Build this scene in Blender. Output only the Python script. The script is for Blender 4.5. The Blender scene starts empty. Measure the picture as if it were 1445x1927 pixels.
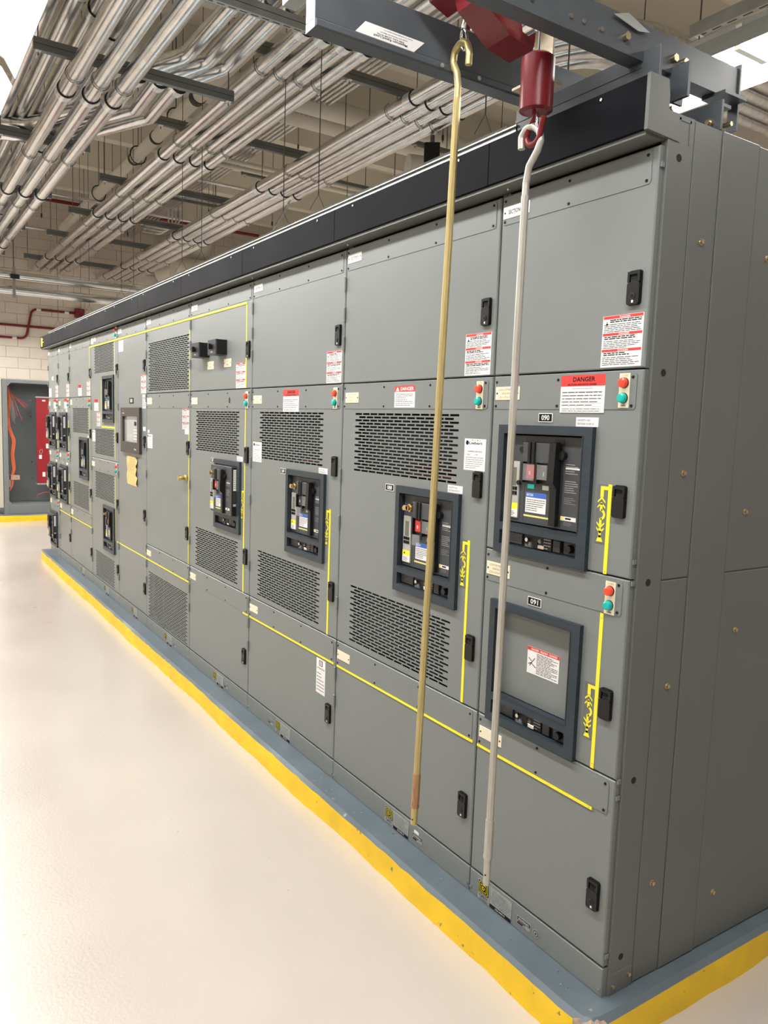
import bpy, math, random
from mathutils import Vector, Matrix
random.seed(7)
S = bpy.context.scene
COL = S.collection
PI = math.pi
# ------------------------------------------------------------------ camera
cam = bpy.data.cameras.new('camera')
cam.sensor_fit = 'HORIZONTAL'; cam.sensor_width = 36.0
cam.lens = 36.0*1455.18/1445.0
cam.clip_start = 0.05; cam.clip_end = 60
co = bpy.data.objects.new('camera', cam); COL.objects.link(co)
a_, b_, c_ = 2.56220534, -0.112533472, 0.0336017212
f_ = Vector((math.cos(b_)*math.cos(a_), math.cos(b_)*math.sin(a_), math.sin(b_)))
r_ = Vector((math.sin(a_), -math.cos(a_), 0)); u_ = r_.cross(f_)
R_ = r_*math.cos(c_)+u_*math.sin(c_); U_ = -r_*math.sin(c_)+u_*math.cos(c_)
M_ = Matrix((R_, U_, -f_)).transposed().to_4x4()
M_.translation = Vector((1.26118727, -1.57346440, 1.50912019))
co.matrix_world = M_
S.camera = co
# ------------------------------------------------------------------ world, exposure
w = bpy.data.worlds.new('world'); S.world = w; w.use_nodes = True
w.node_tree.nodes['Background'].inputs[0].default_value = (1.0, .97, .93, 1)
w.node_tree.nodes['Background'].inputs[1].default_value = 0.05
S.view_settings.view_transform = 'Standard'; S.view_settings.look = 'None'
S.view_settings.gamma = 1.0; S.view_settings.use_curve_mapping = False
S.view_settings.exposure = -0.80
try:
    S.cycles.max_bounces = 6; S.cycles.diffuse_bounces = 3; S.cycles.glossy_bounces = 3
    S.cycles.use_denoising = True; S.cycles.sample_clamp_indirect = 6
except Exception: pass
TUBE_POWER = 34.0      # emission strength of the fluorescent tubes
# room light: soft downlight along the two fixture rows, plus two added fills without fixtures
def area(name, loc, sx, sy, power, col=(1, .985, .955), rot=(0, 0, 0)):
    L = bpy.data.lights.new(name, 'AREA'); L.shape = 'RECTANGLE'; L.size = sx; L.size_y = sy
    L.energy = power; L.color = col
    o = bpy.data.objects.new(name, L); o.location = loc; o.rotation_euler = rot; COL.objects.link(o); return o
area('aisle_lamp_light', (-6.3, -1.12, 3.17), 17.0, .24, 670)
area('second_aisle_fill_light', (-6, -3.6, 3.3), 15.0, .3, 220)  # added fill light, no lamp row hangs here
area('rear_lamp_light', (-6.0, 1.22, 2.87), 14.0, .3, 240)
area('far_rear_fill_light', (-6.0, 4.4, 3.4), 17.0, .3, 260)  # added fill behind the lineup, without any fixture
# ------------------------------------------------------------------ materials
def mat(name, col, rough=.5, metal=0., noise=0., nscale=8., bump=0., bscale=60., emit=None, coat=0., spec=.5, alpha=1., stretch=None, trans=0., spots=None):
    m = bpy.data.materials.new(name); m.use_nodes = True
    nt = m.node_tree; N = nt.nodes; Lk = nt.links; p = N['Principled BSDF']
    c = (*col, 1)
    p.inputs['Base Color'].default_value = c; p.inputs['Roughness'].default_value = rough
    p.inputs['Metallic'].default_value = metal; p.inputs['Specular IOR Level'].default_value = spec
    if coat: p.inputs['Coat Weight'].default_value = coat; p.inputs['Coat Roughness'].default_value = .12
    if trans: p.inputs['Transmission Weight'].default_value = trans
    if alpha < 1: p.inputs['Alpha'].default_value = alpha
    if emit: p.inputs['Emission Color'].default_value = (*emit[:3], 1); p.inputs['Emission Strength'].default_value = emit[3]
    tc = N.new('ShaderNodeTexCoord'); mp = N.new('ShaderNodeMapping'); Lk.new(tc.outputs['Object'], mp.inputs[0])
    if stretch: mp.inputs['Scale'].default_value = stretch
    if noise:
        n = N.new('ShaderNodeTexNoise'); n.inputs['Scale'].default_value = nscale; n.inputs['Detail'].default_value = 5
        Lk.new(mp.outputs[0], n.inputs['Vector'])
        rp = N.new('ShaderNodeMapRange'); rp.inputs['From Min'].default_value = .3; rp.inputs['From Max'].default_value = .7
        rp.inputs['To Min'].default_value = 1-noise; rp.inputs['To Max'].default_value = 1+noise
        Lk.new(n.outputs['Fac'], rp.inputs['Value'])
        mx = N.new('ShaderNodeMix'); mx.data_type = 'RGBA'; mx.blend_type = 'MULTIPLY'; mx.inputs['Factor'].default_value = 1
        mx.inputs['A'].default_value = c; Lk.new(rp.outputs[0], mx.inputs['B'])
        out = mx.outputs['Result']
        if spots:
            sn = N.new('ShaderNodeTexNoise'); sn.inputs['Scale'].default_value = spots[0]; sn.inputs['Detail'].default_value = 3
            Lk.new(mp.outputs[0], sn.inputs['Vector'])
            sr = N.new('ShaderNodeMapRange'); sr.inputs['From Min'].default_value = spots[1]; sr.inputs['From Max'].default_value = spots[1]+.03
            Lk.new(sn.outputs['Fac'], sr.inputs['Value'])
            m2 = N.new('ShaderNodeMix'); m2.data_type = 'RGBA'; m2.inputs['B'].default_value = (*spots[2], 1)
            Lk.new(sr.outputs[0], m2.inputs['Factor']); Lk.new(out, m2.inputs['A']); out = m2.outputs['Result']
        Lk.new(out, p.inputs['Base Color'])
        r2 = N.new('ShaderNodeMapRange'); r2.inputs['To Min'].default_value = max(.02, rough-.08); r2.inputs['To Max'].default_value = rough+.08
        Lk.new(n.outputs['Fac'], r2.inputs['Value']); Lk.new(r2.outputs[0], p.inputs['Roughness'])
    if bump:
        n = N.new('ShaderNodeTexNoise'); n.inputs['Scale'].default_value = bscale; n.inputs['Detail'].default_value = 3
        Lk.new(mp.outputs[0], n.inputs['Vector'])
        b = N.new('ShaderNodeBump'); b.inputs['Strength'].default_value = bump; b.inputs['Distance'].default_value = .01
        Lk.new(n.outputs['Fac'], b.inputs['Height']); Lk.new(b.outputs[0], p.inputs['Normal'])
    return m
G = dict(
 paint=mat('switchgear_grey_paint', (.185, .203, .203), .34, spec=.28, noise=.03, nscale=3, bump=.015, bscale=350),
 paint_shaded=mat('switchgear_grey_shaded', (.140, .148, .145), .38, spec=.28, noise=.04, nscale=2, bump=.015, bscale=350),  # same paint as the doors, darkened to carry the end side's shade
 inner_shade=mat('inner_shade_black', (.012, .012, .012), .9),  # near-black that stands in for shade inside cabinets, gaps and holes
 fascia=mat('fascia_dark_paint', (.006, .0065, .009), .6, spec=.05, noise=.06, nscale=2),
 bezel=mat('bezel_slate_plastic', (.026, .037, .050), .42, spec=.3, noise=.12, nscale=30, stretch=(1, 1, 6)),
 face=mat('breaker_grey_plastic', (.058, .063, .070), .45, spec=.3),
 face2=mat('breaker_dark_plastic', (.030, .032, .037), .42, spec=.3),
 black=mat('black_plastic', (.009, .009, .010), .38, spec=.3),
 black2=mat('black_screw', (.012, .012, .012), .5, spec=.2),
 white=mat('label_white', (.80, .80, .80), .45),
 cream=mat('engraved_cream', (.80, .74, .56), .42),
 ink=mat('ink_black', (.012, .012, .014), .8, spec=.1),
 inkg=mat('ink_grey', (.25, .25, .27), .6),
 inkc=mat('engraving_tan', (.45, .38, .22), .6),
 red=mat('label_red', (.60, .035, .03), .5),
 redpaint=mat('red_enamel', (.135, .006, .011), .32, spec=.4, noise=.15, nscale=20),
 redlens=mat('red_lens', (.85, .06, .03), .25, emit=(.9, .06, .02, .25)),
 greenlens=mat('green_lens', (.0, .42, .38), .25, emit=(0, .4, .36, .12)),
 yellow=mat('mimic_yellow', (.90, .80, .03), .45),
 yellow_p=mat('mimic_pale_yellow', (.72, .70, .22), .45),
 blue=mat('label_blue', (.03, .12, .52), .5),
 trip=mat('trip_unit_grey', (.42, .42, .40), .5),
 lcd=mat('lcd_olive', (.13, .135, .10), .3),
 chrome=mat('chrome', (.75, .75, .74), .2, metal=1),
 brass=mat('brass', (.62, .48, .22), .3, metal=1),
 brasspole=mat('brass_pole', (.52, .42, .19), .38, metal=.55, noise=.15, nscale=6, stretch=(30, 30, 2)),
 coppersleeve=mat('copper_sleeve', (.42, .24, .13), .42, metal=.5, noise=.3, nscale=8, stretch=(20, 20, 3)),
 silverpole=mat('worn_silver_pole', (.50, .49, .45), .38, metal=.55, noise=.12, nscale=6, stretch=(30, 30, 2)),
 bolt=mat('zinc_yellow_bolt', (.65, .55, .35), .3, metal=1),
 steel=mat('galvanised_conduit', (.76, .77, .78), .24, metal=1., noise=.14, nscale=5, stretch=(1.2, 6, 6)),
 steel_y=mat('galvanised_conduit_crossing', (.76, .77, .78), .24, metal=1., noise=.14, nscale=5, stretch=(6, 1.2, 6)),
 zinc=mat('bright_zinc_coupling', (.86, .90, .93), .3, metal=.8, noise=.1, nscale=20),
 strut=mat('strut_channel_dark', (.20, .21, .21), .45, metal=.4, noise=.1, nscale=4),
 strutlite=mat('strut_channel_zinc', (.42, .44, .44), .4, metal=.6, noise=.1, nscale=6),
 ring=mat('dark_ring', (.02, .02, .02), .5),
 rod=mat('threaded_rod', (.16, .16, .16), .5, metal=.6),
 beam=mat('hoist_beam_paint', (.070, .080, .092), .4, spec=.35, noise=.08, nscale=12),
 creambr=mat('cream_bracket', (.50, .44, .34), .4, metal=.3),
 wallm=mat('cmu_paint', (.84, .765, .67), .65, noise=.03, nscale=3, bump=.3, bscale=40),
 mortar=mat('mortar_joint', (.72, .65, .56), .8),
 ceilm=mat('ceiling_paint', (.72, .67, .56), .8, noise=.05, nscale=2),
 beamc=mat('ceiling_beam_paint', (.82, .78, .66), .7, noise=.04, nscale=2),
 pipew=mat('white_pipe', (.84, .80, .70), .5, noise=.04, nscale=4),
 redpipe=mat('dark_red_conduit', (.20, .012, .018), .45),
 padtop=mat('pad_grey_paint', (.110, .140, .165), .42, noise=.12, nscale=7, bump=.12, bscale=25, spots=(18, .72, (.32, .34, .33))),
 padyellow=mat('kerb_yellow_paint', (.86, .56, .008), .5, noise=.12, nscale=6, bump=.25, bscale=14, spots=(30, .70, (.25, .19, .07))),
 concrete=mat('bare_concrete', (.36, .26, .20), .9, noise=.25, nscale=30, bump=.6, bscale=60),
 floorm=mat('floor_epoxy', (.55, .49, .435), .30, noise=.06, nscale=1.1, bump=.07, bscale=90, coat=.45, spots=(26, .745, (.38, .32, .27))),
 encl=mat('enclosure_grey', (.17, .185, .19), .5, noise=.04, nscale=3),
 encl_in=mat('enclosure_inner_grey', (.17, .185, .19), .5, noise=.06, nscale=3),
 beigep=mat('beige_panel', (.52, .49, .42), .5),
 redpanel=mat('crimson_panel', (.27, .008, .016), .4),
 orange=mat('orange_cable', (.62, .13, .05), .45),
 wirered=mat('red_wire', (.40, .05, .05), .5),
 wiregrey=mat('grey_wire', (.22, .2, .21), .5),
 copper=mat('copper_bar', (.60, .38, .28), .4, metal=.5),
 paper=mat('yellowed_paper', (.74, .50, .20), .6, noise=.12, nscale=30),
 silver=mat('nameplate_silver', (.42, .43, .43), .35, metal=.5, noise=.15, nscale=60),
 reflector=mat('fixture_enamel', (.80, .78, .70), .3),
 tube=mat('fluorescent_tube', (1, 1, 1), .5, emit=(1, .985, .95, TUBE_POWER)),
 clear=mat('clear_acrylic', (.45, .46, .47), .1, alpha=.22),
 hmi=mat('hmi_taupe_plastic', (.034, .030, .028), .45),
 screen=mat('screen_glass', (.34, .36, .38), .15, coat=.5),
 dust=mat('dust_grey', (.33, .33, .32), .8),
)
# ------------------------------------------------------------------ mesh builder
_tc = {}
def text_mesh(s):
    if s not in _tc:
        cu = bpy.data.curves.new('t', 'FONT'); cu.body = s; cu.resolution_u = 2; cu.offset = .018; cu.align_x = 'LEFT'
        o = bpy.data.objects.new('t', cu); me = bpy.data.meshes.new_from_object(o)
        v = [(x.co.x, x.co.y) for x in me.vertices]; f = [tuple(p.vertices) for p in me.polygons]
        bpy.data.objects.remove(o); bpy.data.curves.remove(cu); bpy.data.meshes.remove(me)
        xs = [q[0] for q in v] or [0]; ys = [q[1] for q in v] or [0]
        x0, y0, W, H = min(xs), min(ys), max(xs)-min(xs) or 1, max(ys)-min(ys) or 1
        _tc[s] = ([((x-x0)/W, (y-y0)/H) for x, y in v], f)
    return _tc[s]
FRONT = (Vector((0, 0, 0)), Vector((1, 0, 0)), Vector((0, 0, 1)), Vector((0, -1, 0)))    # u=x, v=z, n towards the aisle
SIDE = (Vector((0, 0, 0)), Vector((0, 1, 0)), Vector((0, 0, 1)), Vector((1, 0, 0)))      # u=y, v=z, n=+x
def frame(o, u, v):
    u = Vector(u).normalized(); v = Vector(v).normalized(); return (Vector(o), u, v, u.cross(v))
class MB:
    def __init__(s, fr=None): s.v = []; s.f = []; s.m = []; s.sm = []; s.mats = []; s.fr = fr or FRONT
    def mi(s, m):
        m = G[m] if isinstance(m, str) else m
        if m not in s.mats: s.mats.append(m)
        return s.mats.index(m)
    def P(s, u, v, n): o, U, V, N = s.fr; return o+U*u+V*v+N*n
    def add(s, vs, fs, m, smooth=False):
        k = len(s.v); s.v += [tuple(x) for x in vs]; mi = s.mi(m)
        for f in fs: s.f.append(tuple(i+k for i in f)); s.m.append(mi); s.sm.append(smooth)
        return s
    def quad(s, u0, u1, v0, v1, n, m): return s.add([s.P(u0, v0, n), s.P(u1, v0, n), s.P(u1, v1, n), s.P(u0, v1, n)], [(0, 1, 2, 3)], m)
    def box(s, u0, u1, v0, v1, n0, n1, m, c=0):
        if not c:
            vs = [s.P(u, v, n) for n in (n0, n1) for u, v in ((u0, v0), (u1, v0), (u1, v1), (u0, v1))]
            return s.add(vs, [(3, 2, 1, 0), (4, 5, 6, 7), (0, 1, 5, 4), (1, 2, 6, 5), (2, 3, 7, 6), (3, 0, 4, 7)], m)
        R = [(u0, v0), (u1, v0), (u1, v1), (u0, v1)]; I = [(u0+c, v0+c), (u1-c, v0+c), (u1-c, v1-c), (u0+c, v1-c)]
        vs = [s.P(*q, n0) for q in R]+[s.P(*q, n1-c) for q in R]+[s.P(*q, n1) for q in I]
        fs = [(3, 2, 1, 0), (8, 9, 10, 11)]
        for i in range(4): j = (i+1) % 4; fs += [(i, j, 4+j, 4+i), (4+i, 4+j, 8+j, 8+i)]
        return s.add(vs, fs, m)
    def slab(s, pts, n0, n1, m):
        k = len(pts); vs = [s.P(u, v, n0) for u, v in pts]+[s.P(u, v, n1) for u, v in pts]
        return s.add(vs, [tuple(range(k-1, -1, -1)), tuple(range(k, 2*k))]+[(i, (i+1) % k, k+(i+1) % k, k+i) for i in range(k)], m)
    def round_rect(s, u0, u1, v0, v1, n0, n1, m, r=.004, seg=3):
        pts = []
        for cu, cv, a0 in ((u1-r, v0+r, -PI/2), (u1-r, v1-r, 0), (u0+r, v1-r, PI/2), (u0+r, v0+r, PI)):
            for i in range(seg+1): a = a0+PI/2*i/seg; pts.append((cu+r*math.cos(a), cv+r*math.sin(a)))
        return s.slab(pts, n0, n1, m)
    def cyl(s, p0, p1, r, m, seg=16, r1=None, caps=True, smooth=True):
        p0 = Vector(p0); p1 = Vector(p1); d = (p1-p0).normalized(); r1 = r if r1 is None else r1
        a = d.orthogonal().normalized(); b = d.cross(a)
        vs = [p0+(a*math.cos(2*PI*i/seg)+b*math.sin(2*PI*i/seg))*r for i in range(seg)]+[p1+(a*math.cos(2*PI*i/seg)+b*math.sin(2*PI*i/seg))*r1 for i in range(seg)]
        s.add(vs, [(i, (i+1) % seg, seg+(i+1) % seg, seg+i) for i in range(seg)], m, smooth)
        if caps: s.add(vs, [tuple(range(seg-1, -1, -1)), tuple(range(seg, 2*seg))], m)
        return s
    def knob(s, u, v, n0, n1, r, m, seg=14, r1=None): return s.cyl(s.P(u, v, n0), s.P(u, v, n1), r, m, seg, r1)
    def tube(s, pts, r, m, seg=16, caps=True):
        pts = [Vector(p) for p in pts]; n = len(pts); rings = []; a = None
        for i, p in enumerate(pts):
            d = ((pts[min(i+1, n-1)]-p).normalized()+(p-pts[max(i-1, 0)]).normalized()).normalized()
            a = d.orthogonal().normalized() if a is None else (a-d*a.dot(d)).normalized()
            b = d.cross(a); rr = r[i] if isinstance(r, (list, tuple)) else r
            rings += [p+(a*math.cos(2*PI*k/seg)+b*math.sin(2*PI*k/seg))*rr for k in range(seg)]
        fs = [(i*seg+k, i*seg+(k+1) % seg, (i+1)*seg+(k+1) % seg, (i+1)*seg+k) for i in range(n-1) for k in range(seg)]
        s.add(rings, fs, m, True)
        if caps: s.add(rings, [tuple(range(seg-1, -1, -1)), tuple(range((n-1)*seg, n*seg))], m)
        return s
    def text(s, t, u, v, h, n, m, w=None, flip=False):
        vs, fs = text_mesh(t)
        w = w or h*.62*len(t)
        if flip: q = [s.P(u+w*(1-x), v+h*(1-y), n) for x, y in vs]
        else: q = [s.P(u+w*x, v+h*y, n) for x, y in vs]
        return s.add(q, fs, m)
    def lines(s, u0, u1, v0, v1, k, n, m='inkg', fill=.42, seed=0):
        r = random.Random(seed*77+k); p = (v1-v0)/k
        for i in range(k):
            e = u1-(u1-u0)*(r.random()*.45 if r.random() < .6 else 0)
            vv = v1-p*(i+.5); x = u0
            while x < e-.0005:
                L = (u1-u0)*(.05+.16*r.random()); s.quad(x, min(e, x+L), vv-p*fill/2, vv+p*fill/2, n, m); x += L+(u1-u0)*.02
        return s
    def mesh(s, name, off=(0, 0, 0)):
        me = bpy.data.meshes.new(name); ox, oy, oz = off
        me.from_pydata([(x-ox, y-oy, z-oz) for x, y, z in s.v], [], s.f)
        for m in s.mats: me.materials.append(m)
        me.polygons.foreach_set('material_index', s.m); me.polygons.foreach_set('use_smooth', s.sm)
        me.update(); return me
def place(name, me, parent=None, loc=(0, 0, 0), label=None):
    o = bpy.data.objects.new(name, me); COL.objects.link(o); o.location = loc
    if parent: o.parent = parent
    if label: o['label'] = label
    return o
OFF = {}
def part(name, mb, parent, label=None):
    o = place(name, mb.mesh(name, OFF[parent.name]), parent, (0, 0, 0), label); OFF[o.name] = OFF[parent.name]; return o
def thing(name, label, cat, loc=(0, 0, 0), group=None):
    o = bpy.data.objects.new(name, None); COL.objects.link(o); o.location = loc; o.empty_display_size = .1
    o['label'] = label; o['category'] = cat; OFF[o.name] = loc
    if group: o['group'] = group
    return o
def single(name, mb, label, cat, loc=(0, 0, 0), group=None):
    o = place(name, mb.mesh(name, loc), None, loc, label); o['category'] = cat; OFF[o.name] = loc
    if group: o['group'] = group
    return o
def struct(name, mb, loc=(0, 0, 0)):
    o = place(name, mb.mesh(name, loc), None, loc); o['kind'] = 'structure'; OFF[o.name] = loc; return o
def dupmesh(name, me, parent, loc, label=None):
    o = OFF[parent.name]; return place(name, me, parent, (loc[0]-o[0], loc[1]-o[1], loc[2]-o[2]), label)
def fillet(pts, r, seg=8):
    pts = [Vector(p) for p in pts]; out = [pts[0]]
    for i in range(1, len(pts)-1):
        a, b, c = pts[i-1], pts[i], pts[i+1]; d0 = (a-b).normalized(); d1 = (c-b).normalized()
        ang = d0.angle(d1); t = min(r/math.tan(ang/2), (a-b).length*.49, (c-b).length*.49); rr = t*math.tan(ang/2)
        p0 = b+d0*t; cen = b+(d0+d1).normalized()*(rr/math.sin(ang/2)); v0 = p0-cen; v1 = b+d1*t-cen; tot = v0.angle(v1)
        for k in range(seg+1):
            f = k/seg; out.append(cen+(v0*math.sin((1-f)*tot)+v1*math.sin(f*tot))/math.sin(tot))
    out.append(pts[-1]); return out
FZ = -.1     # floor level; the pad top is z = 0
# ------------------------------------------------------------------ room shell
XW, XE, YS, YN, ZC = -15.0, 4.5, -4.6, 6.6, 5.9
b = MB(); b.add([(XW-.3, YS, FZ), (XE, YS, FZ), (XE, YN, FZ), (XW-.3, YN, FZ)], [(0, 1, 2, 3)], 'floorm'); struct('floor', b)
ceil = MB(); ceil.add([(XW-.3, YS, ZC), (XE, YS, ZC), (XE, YN, ZC), (XW-.3, YN, ZC)], [(3, 2, 1, 0)], 'ceilm'); ceil = struct('ceiling', ceil)
for i, x in enumerate([-13.9, -12.4, -10.9, -9.4, -7.9, -6.4, -4.9, -3.4, -1.9, -.4, 1.1, 2.6]):
    m = MB(); m.add([(x+sx, y, z) for y in (YS, YN) for sx, z in ((-.09, ZC-.42), (.09, ZC-.42), (.16, ZC), (-.16, ZC))],
              [(0, 1, 2, 3), (7, 6, 5, 4), (0, 4, 5, 1), (1, 5, 6, 2), (3, 7, 4, 0)], 'beamc'); part('ceiling_beam', m, ceil)
def plain_wall(name, pts):
    m = MB(); m.add(pts, [(0, 1, 2, 3)], 'wallm'); return struct(name, m)
plain_wall('wall_south', [(XE, YS, FZ), (XW, YS, FZ), (XW, YS, ZC), (XE, YS, ZC)])
plain_wall('wall_east', [(XE, YN, FZ), (XE, YS, FZ), (XE, YS, ZC), (XE, YN, ZC)])
plain_wall('wall_north', [(XW, YN, FZ), (XE, YN, FZ), (XE, YN, ZC), (XW, YN, ZC)])
m = MB(); m.add([(XW-.012, YS, FZ), (XW-.012, YN, FZ), (XW-.012, YN, ZC), (XW-.012, YS, ZC)], [(0, 1, 2, 3)], 'mortar')
wl = struct('wall_west', m)
BW, BH, J = .406, .203, .007
fr = frame((XW, 0, 0), (0, 1, 0), (0, 0, 1))
def blockmesh(wd):
    q = MB(frame((0, 0, 0), (0, 1, 0), (0, 0, 1))); q.box(J/2, wd-J/2, J/2, BH-J/2, -.012, 0, 'wallm', .003); return q.mesh('concrete_block')
bm_ = blockmesh(BW); stuff = MB(fr)
r = 0; z = FZ
while z < ZC-.05:
    y = YS-(BW/2 if r % 2 else 0)
    while y < YN-.02:
        if -.75 < y < 3.1 and 1.85 < z < 5.2: dupmesh('concrete_block', bm_, wl, (XW+random.uniform(-.001, .001), y, z))
        else: stuff.box(y+J/2, min(y+BW, YN)-J/2, z+J/2, min(z+BH, ZC)-J/2, -.012, 0, 'wallm')
        y += BW
    z += BH; r += 1
o = part('distant_blocks', stuff, wl); o['kind'] = 'stuff'
# ------------------------------------------------------------------ housekeeping pad under the switchgear (yellow kerb face, chipped corner)
def wob(t, k): return .006*math.sin(t*2.1+k)+.004*math.sin(t*5.7+k*2)
def kerb(name, path, back, label):
    """path: list of (x,y) outer edge, walked so that outside is on the left-hand normal given per segment"""
    m = MB(); top = []; mid = []; bot = []
    for i, (x, y, nx, ny) in enumerate(path):
        t = x*1.3+y*1.7; d = wob(t, 1)
        top.append((x-nx*.014, y-ny*.014, 0.0)); mid.append((x+nx*(d*.3), y+ny*(d*.3), -.013+wob(t*1.7, 4)*.25)); q_ = random.uniform(-.003, .003); mid[-1] = (mid[-1][0], mid[-1][1], mid[-1][2]+random.uniform(-.0035, .0025)); bot.append((x+nx*(d*.8+.006+q_), y+ny*(d*.8+.006+q_), FZ))
    n = len(path)
    m.add(top+mid, [(i, n+i, n+i+1, i+1) for i in range(n-1)], 'padtop', True)
    m.add(mid+bot, [(i, n+i, n+i+1, i+1) for i in range(n-1)], 'padyellow', True)
    return m, top
path = [(-7.965, 1.7, -1, 0), (-7.965, .8, -1, 0)]
path += [(-7.965, -.10, -.7, -.7)]
x = -7.8
while x < -.02: path.append((x, -.108, 0, -1)); x += .05
path += [(.02, -.104, .15, -1), (.045, -.085, .7, -.7), (.056, -.05, 1, 0)]
y = .05
while y < 1.7: path.append((.058, y, 1, 0)); y += .11
m, top = kerb('pad', path, 0, '')
m.add(top, [tuple(range(len(top)))], 'padtop')
pad = thing('housekeeping_pad', 'grey painted concrete pad with bright yellow kerb face under the long switchgear lineup', 'concrete pad')
part('pad_body', m, pad)
# chipped bare corner
m = MB(); rr = random.Random(3); pts = []
for k in range(9):
    a = -PI/2-.5+k*(PI/2+1.0)/8; pts.append((.024+.046*math.cos(a)*1.02, -.068+.046*math.sin(a)*1.02))
vs = []
for (px, py), h in zip(pts, [0]*9):
    vs.append((px, py, -.008+rr.uniform(-.006, .004))); vs.append((px+rr.uniform(0, .004), py-rr.uniform(0, .004), FZ))
vs += [(.012+rr.uniform(-.01, .01), -.052, .0015)]
fs = [(2*i, 2*i+1, 2*i+3, 2*i+2) for i in range(8)]+[(18, 2*i, 2*i+2) for i in range(8)]
m.add(vs, fs, 'concrete'); part('chipped_corner', m, pad, 'broken corner of the pad showing bare brown concrete')
m = MB(); rr = random.Random(5)
for k in range(46):
    x = rr.uniform(-4, 0); y = rr.uniform(-.09, -.02); s_ = rr.uniform(.002, .006)
    m.add([(x, y, .0006), (x+s_, y+s_*.3, .0006), (x+s_*.8, y+s_, .0014), (x-s_*.2, y+s_*.7, .0006)], [(0, 1, 2, 3)], rr.choice(['dust', 'ink', 'dust']))
o = part('grit', m, pad); o['kind'] = 'stuff'
m = MB(); rr = random.Random(9)
for k in range(60):
    x = rr.uniform(-5, .6); y = rr.uniform(-1.4, -.16) if k % 3 else rr.uniform(.12, .5)
    if k % 3 == 0: x = rr.uniform(.1, .5)
    s_ = rr.uniform(.001, .0035)
    m.add([(x, y, FZ+.0008), (x+s_, y+s_*.3, FZ+.0008), (x+s_*.8, y+s_, FZ+.0016), (x-s_*.2, y+s_*.7, FZ+.0008)], [(0, 1, 2, 3)], 'ink')
o = single('floor_grit', m, 'tiny dark specks of grit scattered on the cream floor', 'grit'); o['kind'] = 'stuff'
# ------------------------------------------------------------------ switchgear parts library
def screw_mesh():
    m = MB(); m.knob(0, 0, 0, .0025, .0042, 'black2', 8, .0034); return m.mesh('screw')
SCREW = screw_mesh()
def hinge_mesh():
    m = MB(); m.cyl((0, -.004, 0), (0, -.004, .052), .0055, 'paint', 8); m.cyl((0, -.004, .052), (0, -.004, .056), .004, 'chrome', 8)
    m.box(-.007, .0, .004, .05, -.001, .002, 'paint'); return m.mesh('hinge')
HINGE = hinge_mesh()
def latch_mesh(key):
    m = MB(); W, H = .040, .084
    m.round_rect(0, W, 0, H, 0, .0045, 'black', .007)
    m.round_rect(.0015, W-.0015, .001, H*.66, .0045, .0105, 'black', .006)            # lower escutcheon
    m.box(.0015, .008, H*.66, H-.003, .0045, .0105, 'black'); m.box(W-.008, W-.0015, H*.66, H-.003, .0045, .0105, 'black')
    m.box(.008, W-.008, H-.010, H-.003, .0045, .0105, 'black')
    m.box(.0105, W-.0105, H*.60, H-.020, .0045, .0085, 'face2', .001)                    # paddle
    for i in range(3): m.box(.013, W-.013, H*.70+i*.004, H*.70+i*.004+.0015, .0085, .0097, 'black')
    m.box(.008, W-.008, H-.019, H-.010, .0045, .0052, 'inner_shade')
    if key:
        m.knob(W*.48, H*.26, .0105, .0120, .0085, 'face2', 14); m.knob(W*.48, H*.26, .0120, .0126, .006, 'black', 12)
        m.box(W*.48-.0035, W*.48+.0035, H*.255, H*.27, .0126, .0130, 'ink')
        m.quad(W*.44, W*.44+.006, H*.065, H*.14, .0107, 'white')
    return m.mesh('door_latch')
LATCH, LATCHK = latch_mesh(False), latch_mesh(True)
def lamp_mesh(col):
    m = MB(); m.knob(0, 0, 0, .003, .0135, 'black', 16); m.knob(0, 0, .003, .012, .0125, col, 18, .0118); m.knob(0, 0, .012, .0145, .0118, col, 18, .008); return m.mesh(col)
LR, LG = lamp_mesh('redlens'), lamp_mesh('greenlens')
Y0 = .0   # front plane of the doors (n = -y)
def sheet(m, x0, x1, z0, z1, holes, mt='paint', c=.003, th=.018):
    """door plate with chamfered rim and rectangular holes"""
    R = [(x0, z0), (x1, z0), (x1, z1), (x0, z1)]; I = [(x0+c, z0+c), (x1-c, z0+c), (x1-c, z1-c), (x0+c, z1-c)]
    vs = [m.P(*q, -th) for q in R]+[m.P(*q, -c) for q in R]+[m.P(*q, 0) for q in I]; fs = []
    for i in range(4): j = (i+1) % 4; fs += [(i, j, 4+j, 4+i), (4+i, 4+j, 8+j, 8+i)]
    m.add(vs, fs, mt)
    xs = sorted({x0+c, x1-c, *[h[0] for h in holes], *[h[1] for h in holes]}); zs = sorted({z0+c, z1-c, *[h[2] for h in holes], *[h[3] for h in holes]})
    for i in range(len(xs)-1):
        for j in range(len(zs)-1):
            cx, cz = (xs[i]+xs[i+1])/2, (zs[j]+zs[j+1])/2
            if not any(h[0] < cx < h[1] and h[2] < cz < h[3] for h in holes): m.quad(xs[i], xs[i+1], zs[j], zs[j+1], 0, mt)
    for a, b_, c2, d in holes:
        q = [(a, c2), (b_, c2), (b_, d), (a, d)]; vs = [m.P(*p, 0) for p in q]+[m.P(*p, -.006) for p in q]
        m.add(vs, [(i, (i+1) % 4, 4+(i+1) % 4, 4+i) for i in range(4)], mt)
    return m
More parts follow.
